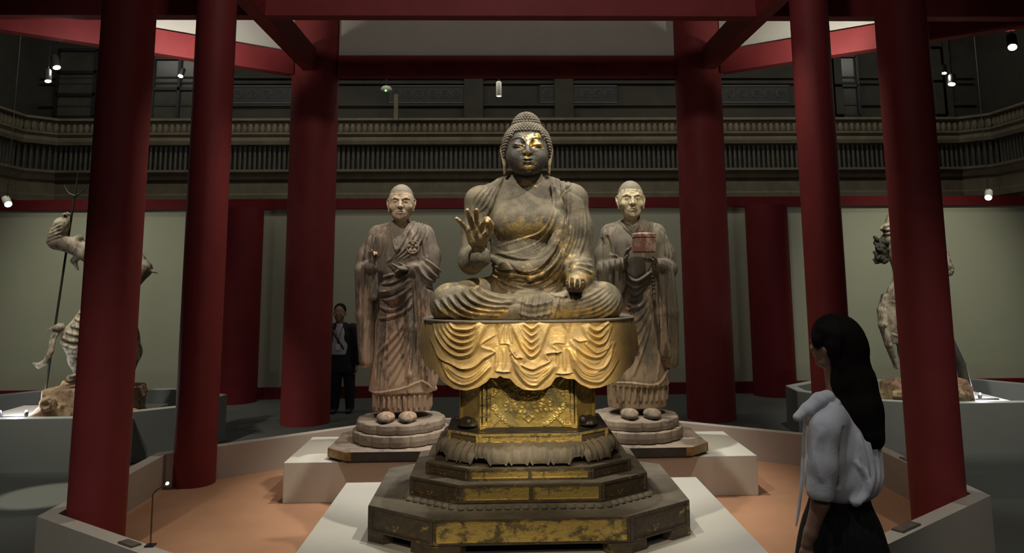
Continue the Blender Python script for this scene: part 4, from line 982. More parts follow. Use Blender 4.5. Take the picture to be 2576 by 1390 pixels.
def monk_head(name, c, parent, skin, scalp, w=1.0, turn=0.0, tall=1.0):
    cl = Clay((-.14, -.17, -.06), (.14, .16, .34), .0036)
    cl.ell((0, .01, .19), (.108, .128, .135), None, .01); cl.ell((0, -.02, .12), (.098, .10, .12), None, .04)
    cl.ell((0, -.065, .05), (.062, .05, .048), None, .03); cl.ell((0, -.098, .03), (.03, .02, .022), None, .015)
    for s in (-1, 1):
        cl.ell((s*.062, -.078, .118), (.034, .03, .028), None, .02)                       # cheekbones
        cl.ell((s*.040, -.124, .168), (.030, .020, .020), None, .012, 'sub'); cl.ell((s*.039, -.100, .165), (.024, .02, .015), None, .005)
        cl.chain([(s*.014, -.116, .186), (s*.045, -.112, .197), (s*.075, -.088, .188)], [.009, .010, .006], .008)
        cl.chain([(s*.105, .0, .12), (s*.114, .01, .15), (s*.116, .02, .18), (s*.110, .0, .195)], [.011, .011, .012, .008], .005)
        cl.chain([(s*.104, -.005, .12), (s*.103, -.01, .09)], [.010, .008], .004)
    cl.chain([(0, -.112, .185), (0, -.128, .15), (0, -.140, .125)], [.011, .012, .016], .008)
    for s in (-1, 1): cl.ell((s*.017, -.124, .120), (.012, .014, .010), None, .006)
    cl.ell((0, -.108, .078), (.042, .018, .026), None, .012)
    cl.chain([(-.028, -.114, .080), (0, -.127, .085), (.028, -.114, .080)], [.004, .0065, .004], .004)
    cl.chain([(-.024, -.114, .070), (0, -.125, .066), (.024, -.114, .070)], [.004, .007, .004], .004)
    cl.cap((0, .01, .03), (.0, .015, -.06), .058, .065, .015)
    lines = [('g', .0025, .005, [(-.032, .077), (0, .0755), (.032, .077)])]
    for s in (-1, 1):
        lines += [('g', .003, .0045, [(s*.020, .163), (s*.038, .160), (s*.058, .163)]), ('g', .004, .005, [(s*.024, .125), (s*.038, .105), (s*.045, .08)]), ('g', .004, .003, [(s*.03, .148), (s*.05, .146)]), ('g', .003, .003, [(s*.006, .20), (s*.008, .215)])]
    for k in range(3): lines.append(('g', .0035, .0028, [(-.05, .222+k*.016), (0, .226+k*.016), (.05, .222+k*.016)]))
    o = clay_obj(name, cl, skin, parent, lines, 1, .1, lambda V, N: {'worn': -.02-.10*np.clip((V[:, 2]-.23)*12, 0, 1)})
    o.data.materials.append(scalp); zc = [v.co.z for v in o.data.vertices]
    for p_ in o.data.polygons:
        c_ = p_.center
        if c_.z > .243+.5*max(0, -c_.y-.06)*.2-(.10*min(1, max(0, (c_.y+.05)/.10))): p_.material_index = 1
    o.location = c; o.rotation_euler = (0, 0, turn); o.scale = (w, 1, tall); return o
def monk(name, x, label, skin, face, lines, cfg):
    st = empty(name, (x, 6.68, .30), label, 'statue')
    cl = Clay((-.48, -.34, .28), (.48, .28, 1.94), .0058)
    cx = cfg['cx']
    cl.loft([(.315, 0+cfg['sx'], .0, .245, .17, 2.3), (.45, cfg['sx'], .0, .25, .18, 2.3), (.6, cfg['sx'], 0, .24, .18, 2.3)], .01)
    cl.loft(cfg['body'], .012)
    for fn in cfg['add']: getattr(cl, fn[0])(*fn[1:-1], **fn[-1])
    cl.ell((cx, .02, 1.78), (.20, .12, .09), None, .05)
    cl.cap((cx, .02, 1.80), (cx, .02, 1.92), .075, .062, .02)
    for q in (-1, 1):
        cl.chain([(cx+q*.07, .06, 1.86), (cx+q*.082, -.01, 1.85), (cx+q*.07, -.085, 1.78), (cx+q*.015, -.158, 1.64)], [.020, .022, .022, .016], .012)
        cl.chain([(cx+q*.10, .05, 1.83), (cx+q*.20, .03, 1.78)], [.05, .075], .03)
    clay_obj('robed_body', cl, skin, st, lines, 1, .0, lambda V, N: {'worn': .16*np.clip((1.15-V[:, 2])*1.6, -.6, 1)-.02+.06*np.sin(V[:, 0]*25+V[:, 2]*3)})
    monk_head('head', (cfg['head'][0], cfg['head'][1], cfg['head'][2]), st, face, M_SCALP, cfg.get('hw', 1), cfg.get('turn', 0), cfg.get('ht', 1))
    for fx in cfg['feet']:
        cl = Clay((-.09, -.20, -.02), (.09, .10, .11), .004)
        cl.chain([(0, .04, .035), (0, -.07, .035), (0, -.13, .028)], [.042, .048, .036], .02); cl.ell((0, -.09, .042), (.040, .06, .032), None, .02); cl.ell((0, -.17, .035), (.018, .02, .02), None, .02)
        cl.box((0, 0, -.2), (.3, .3, .20), 0, None, .003, 'sub')
        V, F = cl.mesh(); V = relax(V, F, 1); V = carve(V, normals(V, F), [('g', .004, .006, [(0, -.18), (0, -.1), (0, .0)])], uv=(0, 1))
        o = link('foot', to_mesh('foot', V, F, {'worn': np.full(len(V), .02)}), skin, st, True); o.location = (fx, -.16, .263); o.scale = (1.4, 1.15, .85)
    for hn, b_, n_, u_, sz, fg, th, sd in cfg['hands']:
        c_ = Vector(b_); cl = Clay(c_-Vector((.17,)*3), c_+Vector((.17,)*3), .0036)
        hand(cl, b_, n_, u_, sz, fg, th, sd, .003); clay_obj(hn, cl, skin, st, (), 1, None, lambda V, N: {'worn': np.full(len(V), -.04)})
    return st
RELAX = [(14, 22, 18, 6), (18, 26, 20, 1), (22, 30, 22, -5), (26, 32, 24, -12)]
TH = [(.14, .08, .02), (.27, .24, .10), (.30, .42, .18), (.27, .56, .25)]
plinth(-.82, 'grey wooden lobed plinth on a black board under the monk statue with open hands')
plinth(1.12, 'grey wooden lobed plinth on a black board under the monk statue holding a box')
mL = monk('monk_statue', -.82, 'standing monk statue with empty open hands, left of the seated buddha', M_MONKL, M_FACEL, MONK_LEFT_FOLDS, dict(
    cx=-.03, sx=0, feet=(-.10, .075), head=(-.025, -.045, 1.875), hw=1.0, turn=.06, ht=1.0,
    body=[(.47, .005, 0, .285, .205), (.62, 0, 0, .272, .20), (.95, -.01, 0, .235, .185), (1.22, -.02, 0, .225, .18), (1.45, -.025, 0, .235, .18), (1.62, -.03, 0, .25, .165), (1.72, -.03, .0, .245, .145), (1.80, -.03, .01, .185, .11), (1.85, -.03, .02, .10, .08)],
    add=[('chain', [(-.225, .01, 1.735), (-.30, -.01, 1.58), (-.325, -.05, 1.47)], [.095, .09, .085], .04, {}),
         ('chain', [(-.325, -.06, 1.46), (-.25, -.19, 1.50)], [.07, .055], .02, {}),
         ('chain', [(-.315, -.09, 1.45), (-.315, -.09, 1.1), (-.295, -.09, .72)], [.085, .07, .055], .015, {'flat': ((0, 1, 0), 1.25)}),
         ('chain', [(-.255, -.16, 1.48), (-.245, -.16, 1.25)], [.045, .03], .012, {}),
         ('chain', [(.165, .01, 1.735), (.215, -.01, 1.58), (.215, -.06, 1.45)], [.10, .095, .095], .04, {}),
         ('chain', [(.205, -.08, 1.45), (.08, -.19, 1.47)], [.085, .05], .02, {}),
         ('chain', [(.165, -.13, 1.42), (.20, -.12, 1.0), (.22, -.10, .55)], [.085, .085, .075], .02, {}),
         ('chain', [(.07, -.17, 1.42), (.09, -.18, 1.0), (.08, -.18, .62)], [.04, .045, .035], .02, {}),
         ('chain', [(-.19, -.10, 1.30), (-.05, -.17, 1.26), (.07, -.16, 1.34)], [.05, .05, .05], .03, {})],
    hands=[('raised_hand', (-.235, -.225, 1.535), (.25, -.95, .1), (.05, -.15, 1), .125, [(50, 45, 30, 6), (58, 45, 30, 2), (30, 35, 24, -3), (26, 30, 20, -10)], TH, 1),
           ('open_hand', (.055, -.215, 1.475), (-.1, -.35, .93), (-1, -.25, .12), .125, [(6, 14, 12, 8), (8, 16, 12, 2), (10, 18, 14, -3), (12, 20, 14, -10)], TH, 1)]))
# knotted ring ornament on the robe
b = B()
for k in range(5):
    a = 2*PI*k/5+.3; v = bmesh.ops.create_uvsphere(b, u_segments=10, v_segments=8, radius=.018)['verts']; bmesh.ops.scale(b, vec=(1, .5, 1), verts=v); bmesh.ops.translate(b, vec=(.034*math.cos(a), 0, .034*math.sin(a)), verts=v)
tube(b, [(.052*math.cos(a), 0, .052*math.sin(a)) for a in np.linspace(0, 2*PI, 25)], .007, 8)
o = obj('knotted_robe_ring', b, M_MONKL, mL, True, (.088, -.150, 1.655)); o.rotation_euler = (math.radians(-8), 0, math.radians(18))
mR = monk('monk_statue', 1.12, 'standing monk statue holding a small reddish box, right of the seated buddha', M_MONKR, M_FACER, MONK_RIGHT_FOLDS, dict(
    cx=.045, sx=.035, feet=(-.07, .115), head=(.02, -.045, 1.885), hw=1.03, turn=-.03, ht=1.04,
    body=[(.50, .045, 0, .27, .205), (.62, .045, 0, .26, .20), (.95, .04, 0, .23, .185), (1.22, .04, 0, .225, .18), (1.45, .045, 0, .24, .18), (1.62, .045, 0, .25, .165), (1.72, .045, .0, .245, .145), (1.80, .045, .01, .185, .11), (1.85, .04, .02, .10, .08)],
    add=[('chain', [(-.15, .01, 1.735), (-.20, -.01, 1.58), (-.215, -.05, 1.46)], [.10, .095, .09], .04, {}),
         ('chain', [(-.21, -.07, 1.45), (-.09, -.22, 1.50)], [.08, .05], .02, {}),
         ('chain', [(-.20, -.10, 1.44), (-.20, -.10, 1.1), (-.18, -.09, .62)], [.085, .08, .065], .02, {}),
         ('chain', [(-.12, -.18, 1.46), (-.12, -.18, 1.24)], [.05, .035], .012, {}),
         ('chain', [(.24, .01, 1.735), (.295, -.01, 1.58), (.315, -.06, 1.46)], [.10, .095, .09], .04, {}),
         ('chain', [(.31, -.08, 1.45), (.19, -.22, 1.50)], [.08, .05], .02, {}),
         ('chain', [(.28, -.11, 1.44), (.31, -.11, 1.1), (.33, -.08, .68)], [.085, .08, .055], .02, {}),
         ('chain', [(.20, -.16, 1.44), (.22, -.16, 1.1), (.25, -.14, .75)], [.05, .045, .04], .015, {})],
    hands=[('side_hand', (-.075, -.255, 1.530), (.85, -.5, 0), (.12, -.35, .95), .125, [(10, 22, 18, 6), (10, 22, 18, 1), (12, 24, 18, -4), (14, 24, 18, -10)], TH, -1),
           ('under_hand', (.175, -.25, 1.520), (-.2, -.1, .97), (-.75, -.65, .05), .125, [(4, 10, 8, 8), (4, 10, 8, 2), (6, 10, 8, -4), (8, 12, 10, -12)], TH, -1)]))
# reliquary box in the monk's hands
bx = empty('reliquary_box', (1.12+.065, 6.68-.365, .30+1.590), 'small dark red wooden box held by the monk statue right of the buddha', 'box')
M_BOX = wood('red_lacquer_box', (.42, .34, .24), (.12, .035, .028), (.20, .075, .055), .56, 16, .6)
cl = Clay((-.11, -.10, -.01), (.11, .10, .18), .0032); cl.box((0, 0, .062), (.086, .07, .060), .010)
V, F = cl.mesh(); link('box_body', to_mesh('box_body', V, F, {'worn': np.zeros(len(V))}), M_BOX, bx, True)
cl = Clay((-.11, -.10, .10), (.11, .10, .18), .0032); cl.box((0, 0, .139), (.089, .073, .020), .010); cl.ell((0, 0, .145), (.085, .07, .022), None, .012)
V, F = cl.mesh(); link('box_lid', to_mesh('box_lid', V, F, {'worn': np.full(len(V), .05)}), M_BOX, bx, True)
b = B(); box(b, (0, 0, .004), (.15, .12, .008)); obj('box_foot', b, M_BOX, bx)
# ================================================================== side displays: ring barriers, platforms, guardian statues
def ring_display(nm, outer, pl, label, plabel):
    o = empty('ring_barrier', (0, 0, GZ), label, 'barrier'); n = 0
    cx = sum(p[0] for p in outer)/len(outer); cy = sum(p[1] for p in outer)/len(outer); o.location = (cx, cy, GZ)
    inner = offs(outer, -.12)
    b = B(); ringwall(b, [(x-cx, y-cy) for x, y in outer], [(x-cx, y-cy) for x, y in inner], 0, .35-GZ); obj('ring_body', b, M_GREYBOX, o)
    t = B(); q = offs(outer, -.004); q2 = offs(inner, .004); ringwall(t, [(x-cx, y-cy) for x, y in q], [(x-cx, y-cy) for x, y in q2], .35-GZ, .354-GZ)
    obj('rim', t, mat('pale_rim_paint', (.36, .38, .34), None, rough=.7), o)
    b = B(); box(b, ((pl[0]+pl[1])/2, (pl[2]+pl[3])/2, (GZ+.30)/2), (pl[1]-pl[0], pl[3]-pl[2], .30-GZ), None, .004); tag(obj('display_platform', b, M_WHITE), plabel, 'platform')
ring_display('l', [(-5.25, 7.95), (-4.2, 7.95), (-3.35, 8.55), (-3.18, 9.35), (-3.85, 9.9), (-5.6, 9.9), (-6.2, 9.35), (-6.2, 8.6)], (-5.35, -3.75, 8.12, 9.1),
             'grey ring barrier around the guardian statue holding a trident at left', 'white platform under the guardian statue with a trident')
ring_display('r', [(5.7, 8.12), (6.5, 8.7), (6.5, 9.3), (6.0, 9.9), (3.95, 9.9), (3.45, 9.5), (3.42, 9.05), (3.95, 8.38), (4.5, 8.12)], (3.98, 5.6, 8.45, 9.2),
             'grey ring barrier around the guardian statue holding up a small pagoda', 'white platform under the guardian statue with a pagoda')
M_GUARD = wood('flaking_guardian_paint', (.50, .44, .32), (.025, .021, .017), (.16, .125, .085), .53, 6, .7)
M_ROCK = wood('carved_rock_wood', (.42, .31, .17), (.06, .035, .022), (.26, .15, .095), .5, 7, 1)
M_IRON = mat('dark_bronze_spear', (.03, .027, .02), None, rough=.5, metal=.4)
M_DARKC = mat('dark_green_scarf', (.035, .037, .027), (.06, .055, .04), 12, .8)
def wn(v=0.0): return lambda V, N: {'worn': np.full(len(V), v)+.10*np.clip(N[:, 2], -1, 1)}
def g_head(par, c, turn=0):
    monk_head('head', c, par, M_GUARD, M_GUARD, 1.05, turn, 1.0)
    cl = Clay((-.16, -.16, -.05), (.16, .18, .38), .007)
    cl.ell((0, .03, .10), (.12, .125, .10), None, .01); cl.ell((0, .03, .20), (.05, .05, .08), None, .03); cl.ell((0, .03, .28), (.06, .06, .045), None, .02)
    o = clay_obj('topknot_hair', cl, M_DARKC, par, [('fr', .006, .006, [(-.10, .08), (-.03, .2)], [(.10, .08), (.03, .2)], 7)], 1, -.2, wn()); o.location = (c[0], c[1], c[2]+.17)
# ---- left guardian
LO = (-4.2, 8.5, .30)
g = empty('guardian_statue', LO, 'carved guardian statue with one arm raised to a tall trident, partly behind the left column', 'statue')
cl = Clay((-.68, -.32, .28), (.56, .34, 2.2), .0095)
cl.loft([(.95, -.02, 0, .24, .19), (1.12, 0, 0, .19, .15), (1.30, .0, 0, .21, .16), (1.50, 0, 0, .25, .165), (1.68, 0, .0, .22, .12), (1.75, 0, 0, .10, .09)], .03)
cl.loft([(.62, -.03, .0, .35, .21), (.76, -.05, 0, .40, .24), (.86, -.05, 0, .38, .24), (1.0, -.03, 0, .29, .21), (1.16, -.01, 0, .22, .17)], .02)      # armour skirt
cl.cap((0, .02, 1.72), (0, .0, 1.86), .07, .06, .02)
cl.chain([(-.22, .0, 1.68), (-.40, -.03, 1.76), (-.54, -.06, 1.80), (-.54, -.04, 1.97), (-.545, -.02, 2.02)], [.11, .085, .085, .055, .035], .02)
cl.chain([(-.56, -.06, 1.82), (-.505, -.08, 1.98)], [.092, .082], .02)
cl.chain([(-.43, -.04, 1.80), (-.33, -.04, 1.83)], [.03, .045], .015)
cl.chain([(-.30, -.02, 1.68), (-.40, .02, 1.60), (-.36, .04, 1.50)], [.05, .03, .012], .02)
cl.chain([(.20, .0, 1.66), (.36, -.02, 1.50), (.30, -.12, 1.32)], [.11, .09, .06], .03)
cl.chain([(.28, -.02, 1.58), (.40, -.02, 1.50), (.53, -.02, 1.455)], [.06, .045, .010], .02, flat=((0, 0, 1), .5))
cl.chain([(-.16, .0, .80), (-.22, -.02, .58), (-.20, .02, .36)], [.15, .13, .075], .03)
cl.chain([(.16, .0, .80), (.24, .05, .62), (.22, .06, .44)], [.15, .12, .08], .03)
cl.chain([(-.20, .02, .38), (-.26, -.14, .375)], [.06, .045], .02); cl.chain([(.22, .06, .44), (.28, -.08, .42)], [.06, .045], .02)
lines = [('fr', .012, .014, [(-.42, .74), (-.2, .70), (.3, .72)], [(-.20, 1.12), (0, 1.08), (.2, 1.12)], 7), ('s', .016, .03, [(.34, .72), (0, .66), (-.40, .76)]),
         ('fg', .006, .012, [(-.47, 1.84), (-.62, 1.78)], [(-.46, 2.0), (-.58, 1.94)], 5), ('fr', .012, .012, [(-.26, .40), (-.16, .42)], [(-.34, .62), (-.12, .62)], 3)]
clay_obj('body', cl, M_GUARD, g, lines, 1, .05, wn(.02))
cl = Clay((-.66, -.30, .30), (-.30, .1, .95), .008)
cl.chain([(-.40, -.10, .92), (-.47, -.14, .80), (-.46, -.18, .66), (-.50, -.18, .56), (-.57, -.18, .52), (-.63, -.18, .545)], [.03, .035, .03, .032, .03, .012], .01, flat=((0, 1, 0), .6))
cl.chain([(-.42, -.12, .90), (-.50, -.1, .885), (-.56, -.1, .87)], [.05, .03, .008], .01)
clay_obj('flying_scarf', cl, M_GUARD, g, (), 1, None, wn(.05))
g_head(g, (0.02, -.03, 1.79), -.3)
cl = Clay((-.72, -.16, 1.98), (-.38, .16, 2.30), .004)
hand(cl, (-.545, .02, 2.04), (.8, .2, 0), (.12, -.1, .98), .125, [(60, 60, 30, 4), (60, 60, 30, 1), (60, 60, 30, -3), (60, 60, 30, -8)], TH, 1)
clay_obj('raised_hand', cl, M_GUARD, g, (), 1, None, wn(.1))
cl = Clay((.14, -.30, 1.12), (.44, .05, 1.42), .004)
hand(cl, (.29, -.14, 1.30), (-.9, -.4, 0), (-.25, -.5, -.8), .125, RELAX, TH, 1); clay_obj('hip_hand', cl, M_GUARD, g, (), 1, None, wn(0))
tr = empty('trident', (LO[0]-.60, LO[1]+.06, LO[2]), 'tall dark three-pronged trident held by the left guardian statue', 'trident')
b = B(); tube(b, [(-.035, .0, 0.01), (.135, 0, 2.30)], .012, 10); obj('shaft', b, M_IRON, tr, True)
b = B(); tube(b, [(.135, 0, 2.28), (.155, 0, 2.57)], [.013, .004], 8)
for s in (-1, 1): tube(b, [(.136, 0, 2.31), (.136+s*.05, 0, 2.325), (.14+s*.09, 0, 2.36), (.143+s*.13, 0, 2.43)], [.012, .010, .009, .003], 8)
ball(b, (.136, 0, 2.30), .02, 10); obj('prongs', b, M_IRON, tr, True)
def rocks(par, x0, x1, h, seed, knots=()):
    cl = Clay((x0-.1, -.38, -.02), (x1+.1, .38, h+.14), .009); r = random.Random(seed)
    for i in range(26):
        x = r.uniform(x0+.06, x1-.06); y = r.uniform(-.24, .24); z = r.uniform(0, h*.86)*(1-.3*abs(x-(x0+x1)/2)/((x1-x0)/2)); s = r.uniform(.06, .11)
        cl.box((x, y, z), (s, s*.8, s*.7), .02, (r.uniform(-.5, .5), r.uniform(-.5, .5), r.uniform(0, 3)), .012)
    cl.box(((x0+x1)/2, 0, h*.42), ((x1-x0)*.42, .22, h*.42), .03, None, .03)
    for kx, kz, kr in knots: cl.ell((kx, -.27, kz), (kr, .06, kr*.9), None, .02); cl.ell((kx, -.33, kz), (kr*.5, .06, kr*.45), None, .01, 'sub')
    cl.box((0, 0, -.3), (2, 2, .30), 0, None, .003, 'sub')
    clay_obj('rock_base', cl, M_ROCK, par, (), 1, None, lambda V, N: {'worn': .12*np.sin(V[:, 0]*19+V[:, 2]*13)})
rocks(g, -.60, .46, .34, 4, ((-.40, .15, .085),))
# ---- right guardian
RO = (4.55, 8.65, .30)
g = empty('guardian_statue', RO, 'carved guardian statue raising a small pagoda overhead, partly behind the front right column', 'statue')
cl = Clay((-.40, -.32, .14), (.62, .34, 2.24), .0095)
cl.loft([(.62, .04, 0, .25, .18), (.80, .05, 0, .29, .21), (1.0, .05, 0, .28, .21), (1.18, .06, 0, .25, .19), (1.30, .07, 0, .19, .15), (1.42, .07, 0, .17, .14), (1.60, .08, 0, .22, .17), (1.74, .09, 0, .22, .14), (1.84, .10, 0, .12, .09)], .03)
cl.cap((.10, .02, 1.80), (.10, 0, 1.92), .07, .06, .02)
cl.chain([(-.08, .0, 1.80), (-.12, -.02, 1.90), (-.095, -.05, 2.05)], [.10, .075, .045], .02)
cl.chain([(-.10, -.03, 1.90), (-.18, -.03, 1.90), (-.22, -.03, 1.885)], [.06, .045, .02], .02)
cl.chain([(.28, .0, 1.78), (.44, -.02, 1.60), (.46, -.14, 1.44)], [.11, .085, .05], .03)
cl.chain([(-.03, -.04, .70), (-.03, -.05, .52), (-.02, -.01, .28)], [.12, .10, .07], .03)
cl.chain([(.20, .0, .70), (.24, .0, .50), (.24, .02, .28)], [.13, .11, .07], .03)
cl.chain([(-.02, -.01, .28), (-.04, -.17, .26)], [.06, .045], .02); cl.chain([(.24, .02, .28), (.28, -.14, .26)], [.06, .045], .02)
cl.chain([(-.20, .05, 1.14), (-.255, .04, .98), (-.265, .02, .82), (-.22, .0, .60), (-.16, -.02, .36)], [.03, .035, .035, .032, .02], .015, flat=((0, 1, 0), 2.0))
lines = [('s', .016, .03, [(.30, 1.02), (.05, .98), (-.05, 1.02), (-.20, 1.10)]), ('s', .012, .02, [(.3, .70), (0, .66), (-.22, .74)]), ('fg', .008, .014, [(-.15, .84), (.1, .82), (.3, .84)], [(-.15, .92), (.1, .90), (.3, .92)], 1),
         ('g', .008, .014, [(-.12, 1.66), (-.02, 1.60), (.08, 1.64)]), ('fr', .012, .012, [(-.2, 1.83), (0, 1.86)], [(-.2, 1.92), (0, 1.95)], 3), ('fr', .012, .012, [(-.08, 1.30), (.2, 1.30)], [(-.08, 1.42), (.2, 1.42)], 3), ('g', .010, .02, [(-.10, .42), (.08, .46)])]
clay_obj('body', cl, M_GUARD, g, lines, 1, .05, wn(.02))
g_head(g, (.12, -.03, 1.86), .4)
cl = Clay((-.36, -.22, 1.46), (.0, .15, 1.92), .008); r = random.Random(5)
cl.chain([(-.12, .02, 1.84), (-.20, .02, 1.72), (-.22, .02, 1.58)], [.04, .06, .075], .02, flat=((0, 1, 0), .8))
for i in range(44): cl.ell((-.205+r.uniform(-.075, .05), r.uniform(-.05, .05), r.uniform(1.52, 1.80)), (.045, .018, .022), (r.uniform(-1, 1), r.uniform(-1, 1), r.uniform(-1, 1)), .006)
clay_obj('dark_scarf', cl, M_DARKC, g, (), 1, None, wn())
cl = Clay((.30, -.22, .0), (.72, .1, 1.1), .008)
cl.chain([(.34, .02, 1.0), (.46, .0, .70), (.56, -.04, .38), (.60, -.06, .02)], [.03, .04, .045, .06], .01, flat=((0, 1, 0), 1.4))
clay_obj('long_scarf_end', cl, M_DARKC, g, (), 1, None, wn())
cl = Clay((-.22, -.22, 2.0), (.06, .1, 2.24), .004)
hand(cl, (-.09, -.06, 2.04), (0, -.1, 1), (.1, -.99, -.1), .11, [(40, 30, 20, 8), (40, 30, 20, 2), (40, 30, 20, -4), (40, 30, 20, -10)], TH, 1); clay_obj('raised_hand', cl, M_GUARD, g, (), 1, None, wn(-.1))
cl = Clay((.30, -.34, 1.26), (.62, .02, 1.56), .004)
hand(cl, (.46, -.15, 1.42), (-.9, -.4, 0), (-.1, -.8, -.5), .125, [(50, 50, 30, 4), (50, 50, 30, 1), (50, 50, 30, -3), (50, 50, 30, -8)], TH, 1); clay_obj('lowered_hand', cl, M_GUARD, g, (), 1, None, wn())
rocks(g, -.32, .50, .235, 9)
pg = empty('miniature_pagoda', (RO[0]-.095, RO[1]-.09, RO[2]+2.13), 'miniature dark pagoda with a pale cap held aloft by the right guardian statue', 'pagoda')
b = B(); lathe(b, [(.055, 0), (.058, .012), (.035, .016), (.04, .03), (.034, .075), (.03, .085)], 20); obj('pagoda_body', b, M_DARKC, pg, True)
b = B(); lathe(b, [(.050, .083), (.048, .095), (.036, .112), (.016, .122), (.006, .124)], 20); obj('pagoda_cap', b, mat('pale_cap', (.62, .60, .52), None, rough=.6), pg, True)
b = B(); lathe(b, [(.006, .12), (.0055, .18), (.008, .19), (.005, .2), (.001, .265)], 8); obj('finial', b, M_CHROME, pg, True)
sp = empty('spear', (RO[0]+.03, RO[1]-.17, RO[2]), 'long thin dark spear standing close against the front right column edge, beside the guardian', 'spear')
sp['label'] = 'long thin dark spear of the guardian statue with the pagoda, along the red column edge'
b = B(); tube(b, [(.10, -.12, .0), (-.005, -.06, 2.30)], .010, 8); obj('shaft', b, mat('dark_red_spear', (.05, .008, .01), None, rough=.5), sp, True)
b = B(); tube(b, [(-.005, -.06, 2.29), (-.009, -.058, 2.36), (-.012, -.057, 2.42)], [.010, .016, .002], 8); obj('blade', b, M_IRON, sp, True)
# ================================================================== visitors
M_SKIN = mat('skin', (.38, .22, .145), (.34, .195, .13), 8, .6)
M_HAIRW = mat('dark_brown_hair', (.006, .005, .0045), (.012, .007, .005), 40, .75, stretch=(1, 1, .1), bump=.3, bscale=160, spec=.15)
M_BLOUSE = mat('white_cotton', (.78, .79, .82), (.72, .73, .76), 6, .85, bump=.15, bscale=120)
M_SKIRT = mat('black_skirt_cloth', (.003, .003, .0035), (.004, .004, .0045), 20, .9)
def person_head(cl, c, w=1.0, yaw=0.0):
    """head facing -y, turned by yaw about z; c = base of the skull centre at chin height"""
    R = Matrix.Rotation(yaw, 3, 'Z'); C_ = Vector(c)
    def T(p): return tuple(C_+R@(Vector(p)*w))
    def E_(p, r, k, op='add'): cl.ell(T(p), tuple(q*w for q in r), (0, 0, yaw), k, op)
    E_((0, .01, .135), (.073, .092, .092), .01); E_((0, -.02, .075), (.062, .068, .078), .03); E_((0, -.062, .022), (.026, .024, .022), .02)
    for s in (-1, 1):
        E_((s*.030, -.094, .112), (.020, .014, .012), .008, 'sub'); E_((s*.029, -.078, .110), (.015, .013, .010), .004)
        E_((s*.042, -.060, .078), (.022, .022, .022), .015)
        cl.chain([T((s*.074, .012, .085)), T((s*.079, .02, .105)), T((s*.074, .018, .12))], [.009*w, .011*w, .009*w], .004)
    cl.chain([T((0, -.088, .118)), T((0, -.100, .092)), T((0, -.105, .082))], [.008*w, .009*w, .011*w], .006)
    E_((0, -.080, .050), (.024, .014, .014), .008)
    cl.chain([T((-.018, -.086, .056)), T((0, -.093, .057)), T((.018, -.086, .056))], [.003*w, .0055*w, .003*w], .003)
    cl.chain([T((-.016, -.086, .047)), T((0, -.092, .045)), T((.016, -.086, .047))], [.003*w, .006*w, .003*w], .003)
# ---- the woman, seen from behind and to her left, looking up at the statues
WO = (1.55, 3.5, GZ)
wm = empty('person', WO, 'woman with very long dark hair, white puff-sleeved blouse and black skirt, looking at the statues', 'person')
WY = math.radians(-75)                    # her facing: to the left and a little away
cl = Clay((-.36, -.26, 0), (.30, .24, 1.72), .0045)
HC = (-.055, .0, 1.465); person_head(cl, HC, 1.02, WY)
cl.cap((-.035, .0, 1.30), (-.05, .0, 1.50), .052, .050, .02)
cl.loft([(.88, -.06, 0, .09, .08), (1.0, -.05, 0, .10, .09), (1.15, -.05, 0, .13, .11), (1.28, -.045, 0, .12, .085), (1.33, -.04, 0, .06, .055)], .02)
cl.chain([(-.115, -.11, 1.25), (-.165, -.13, 1.02), (-.205, -.13, .92), (-.245, -.115, .80), (-.262, -.11, .755)], [.045, .040, .036, .027, .023], .015)
cl.chain([(.02, .13, 1.25), (.0, .17, 1.02), (-.03, .15, .82), (-.04, .13, .77)], [.045, .040, .027, .023], .015)
hand(cl, (-.264, -.11, .735), (.3, .95, 0), (-.22, -.1, -.97), .115, RELAX, TH, 1, .003)
hand(cl, (-.045, .128, .745), (-.2, -.95, 0), (-.1, 0, -.99), .115, RELAX, TH, 1, .003)
for y_ in (-.085, .075): cl.chain([(-.05, y_*.7, .84), (-.05, y_*.8, .48), (-.03, y_, .10), (-.03, y_, .05)], [.07, .052, .036, .038], .02)
clay_obj('body', cl, M_SKIN, wm, (), 1, None)
# hair
cl = Clay((-.24, -.24, 1.06), (.22, .20, 1.74), .005)
cl.ell((-.035, .0, 1.60), (.108, .095, .10), None, .02); cl.ell((.0, .0, 1.56), (.095, .095, .11), None, .03)
cl.chain([(.0, .0, 1.55), (.015, -.015, 1.40), (.03, -.045, 1.28), (.045, -.085, 1.18)], [.094, .095, .090, .058], .03, flat=((.4, -.9, 0), .9))
cl.chain([(.06, .0, 1.40), (.075, -.02, 1.27), (.066, -.075, 1.17)], [.055, .055, .045], .03)
cl.chain([(-.115, -.04, 1.62), (-.140, -.045, 1.585), (-.140, -.045, 1.555)], [.035, .022, .010], .02)
cl.chain([(-.07, -.06, 1.60), (-.085, -.072, 1.56), (-.085, -.074, 1.53), (-.06, -.065, 1.48), (-.04, -.06, 1.40)], [.04, .026, .018, .022, .03], .025)
hl = [('fr', .006, .0045, [(-.06, 1.66), (-.07, 1.50), (-.06, 1.35), (-.01, 1.17)], [(.05, 1.65), (.10, 1.50), (.12, 1.30), (.09, 1.15)], 13)]
clay_obj('long_hair', cl, M_HAIRW, wm, hl, 1, .0)
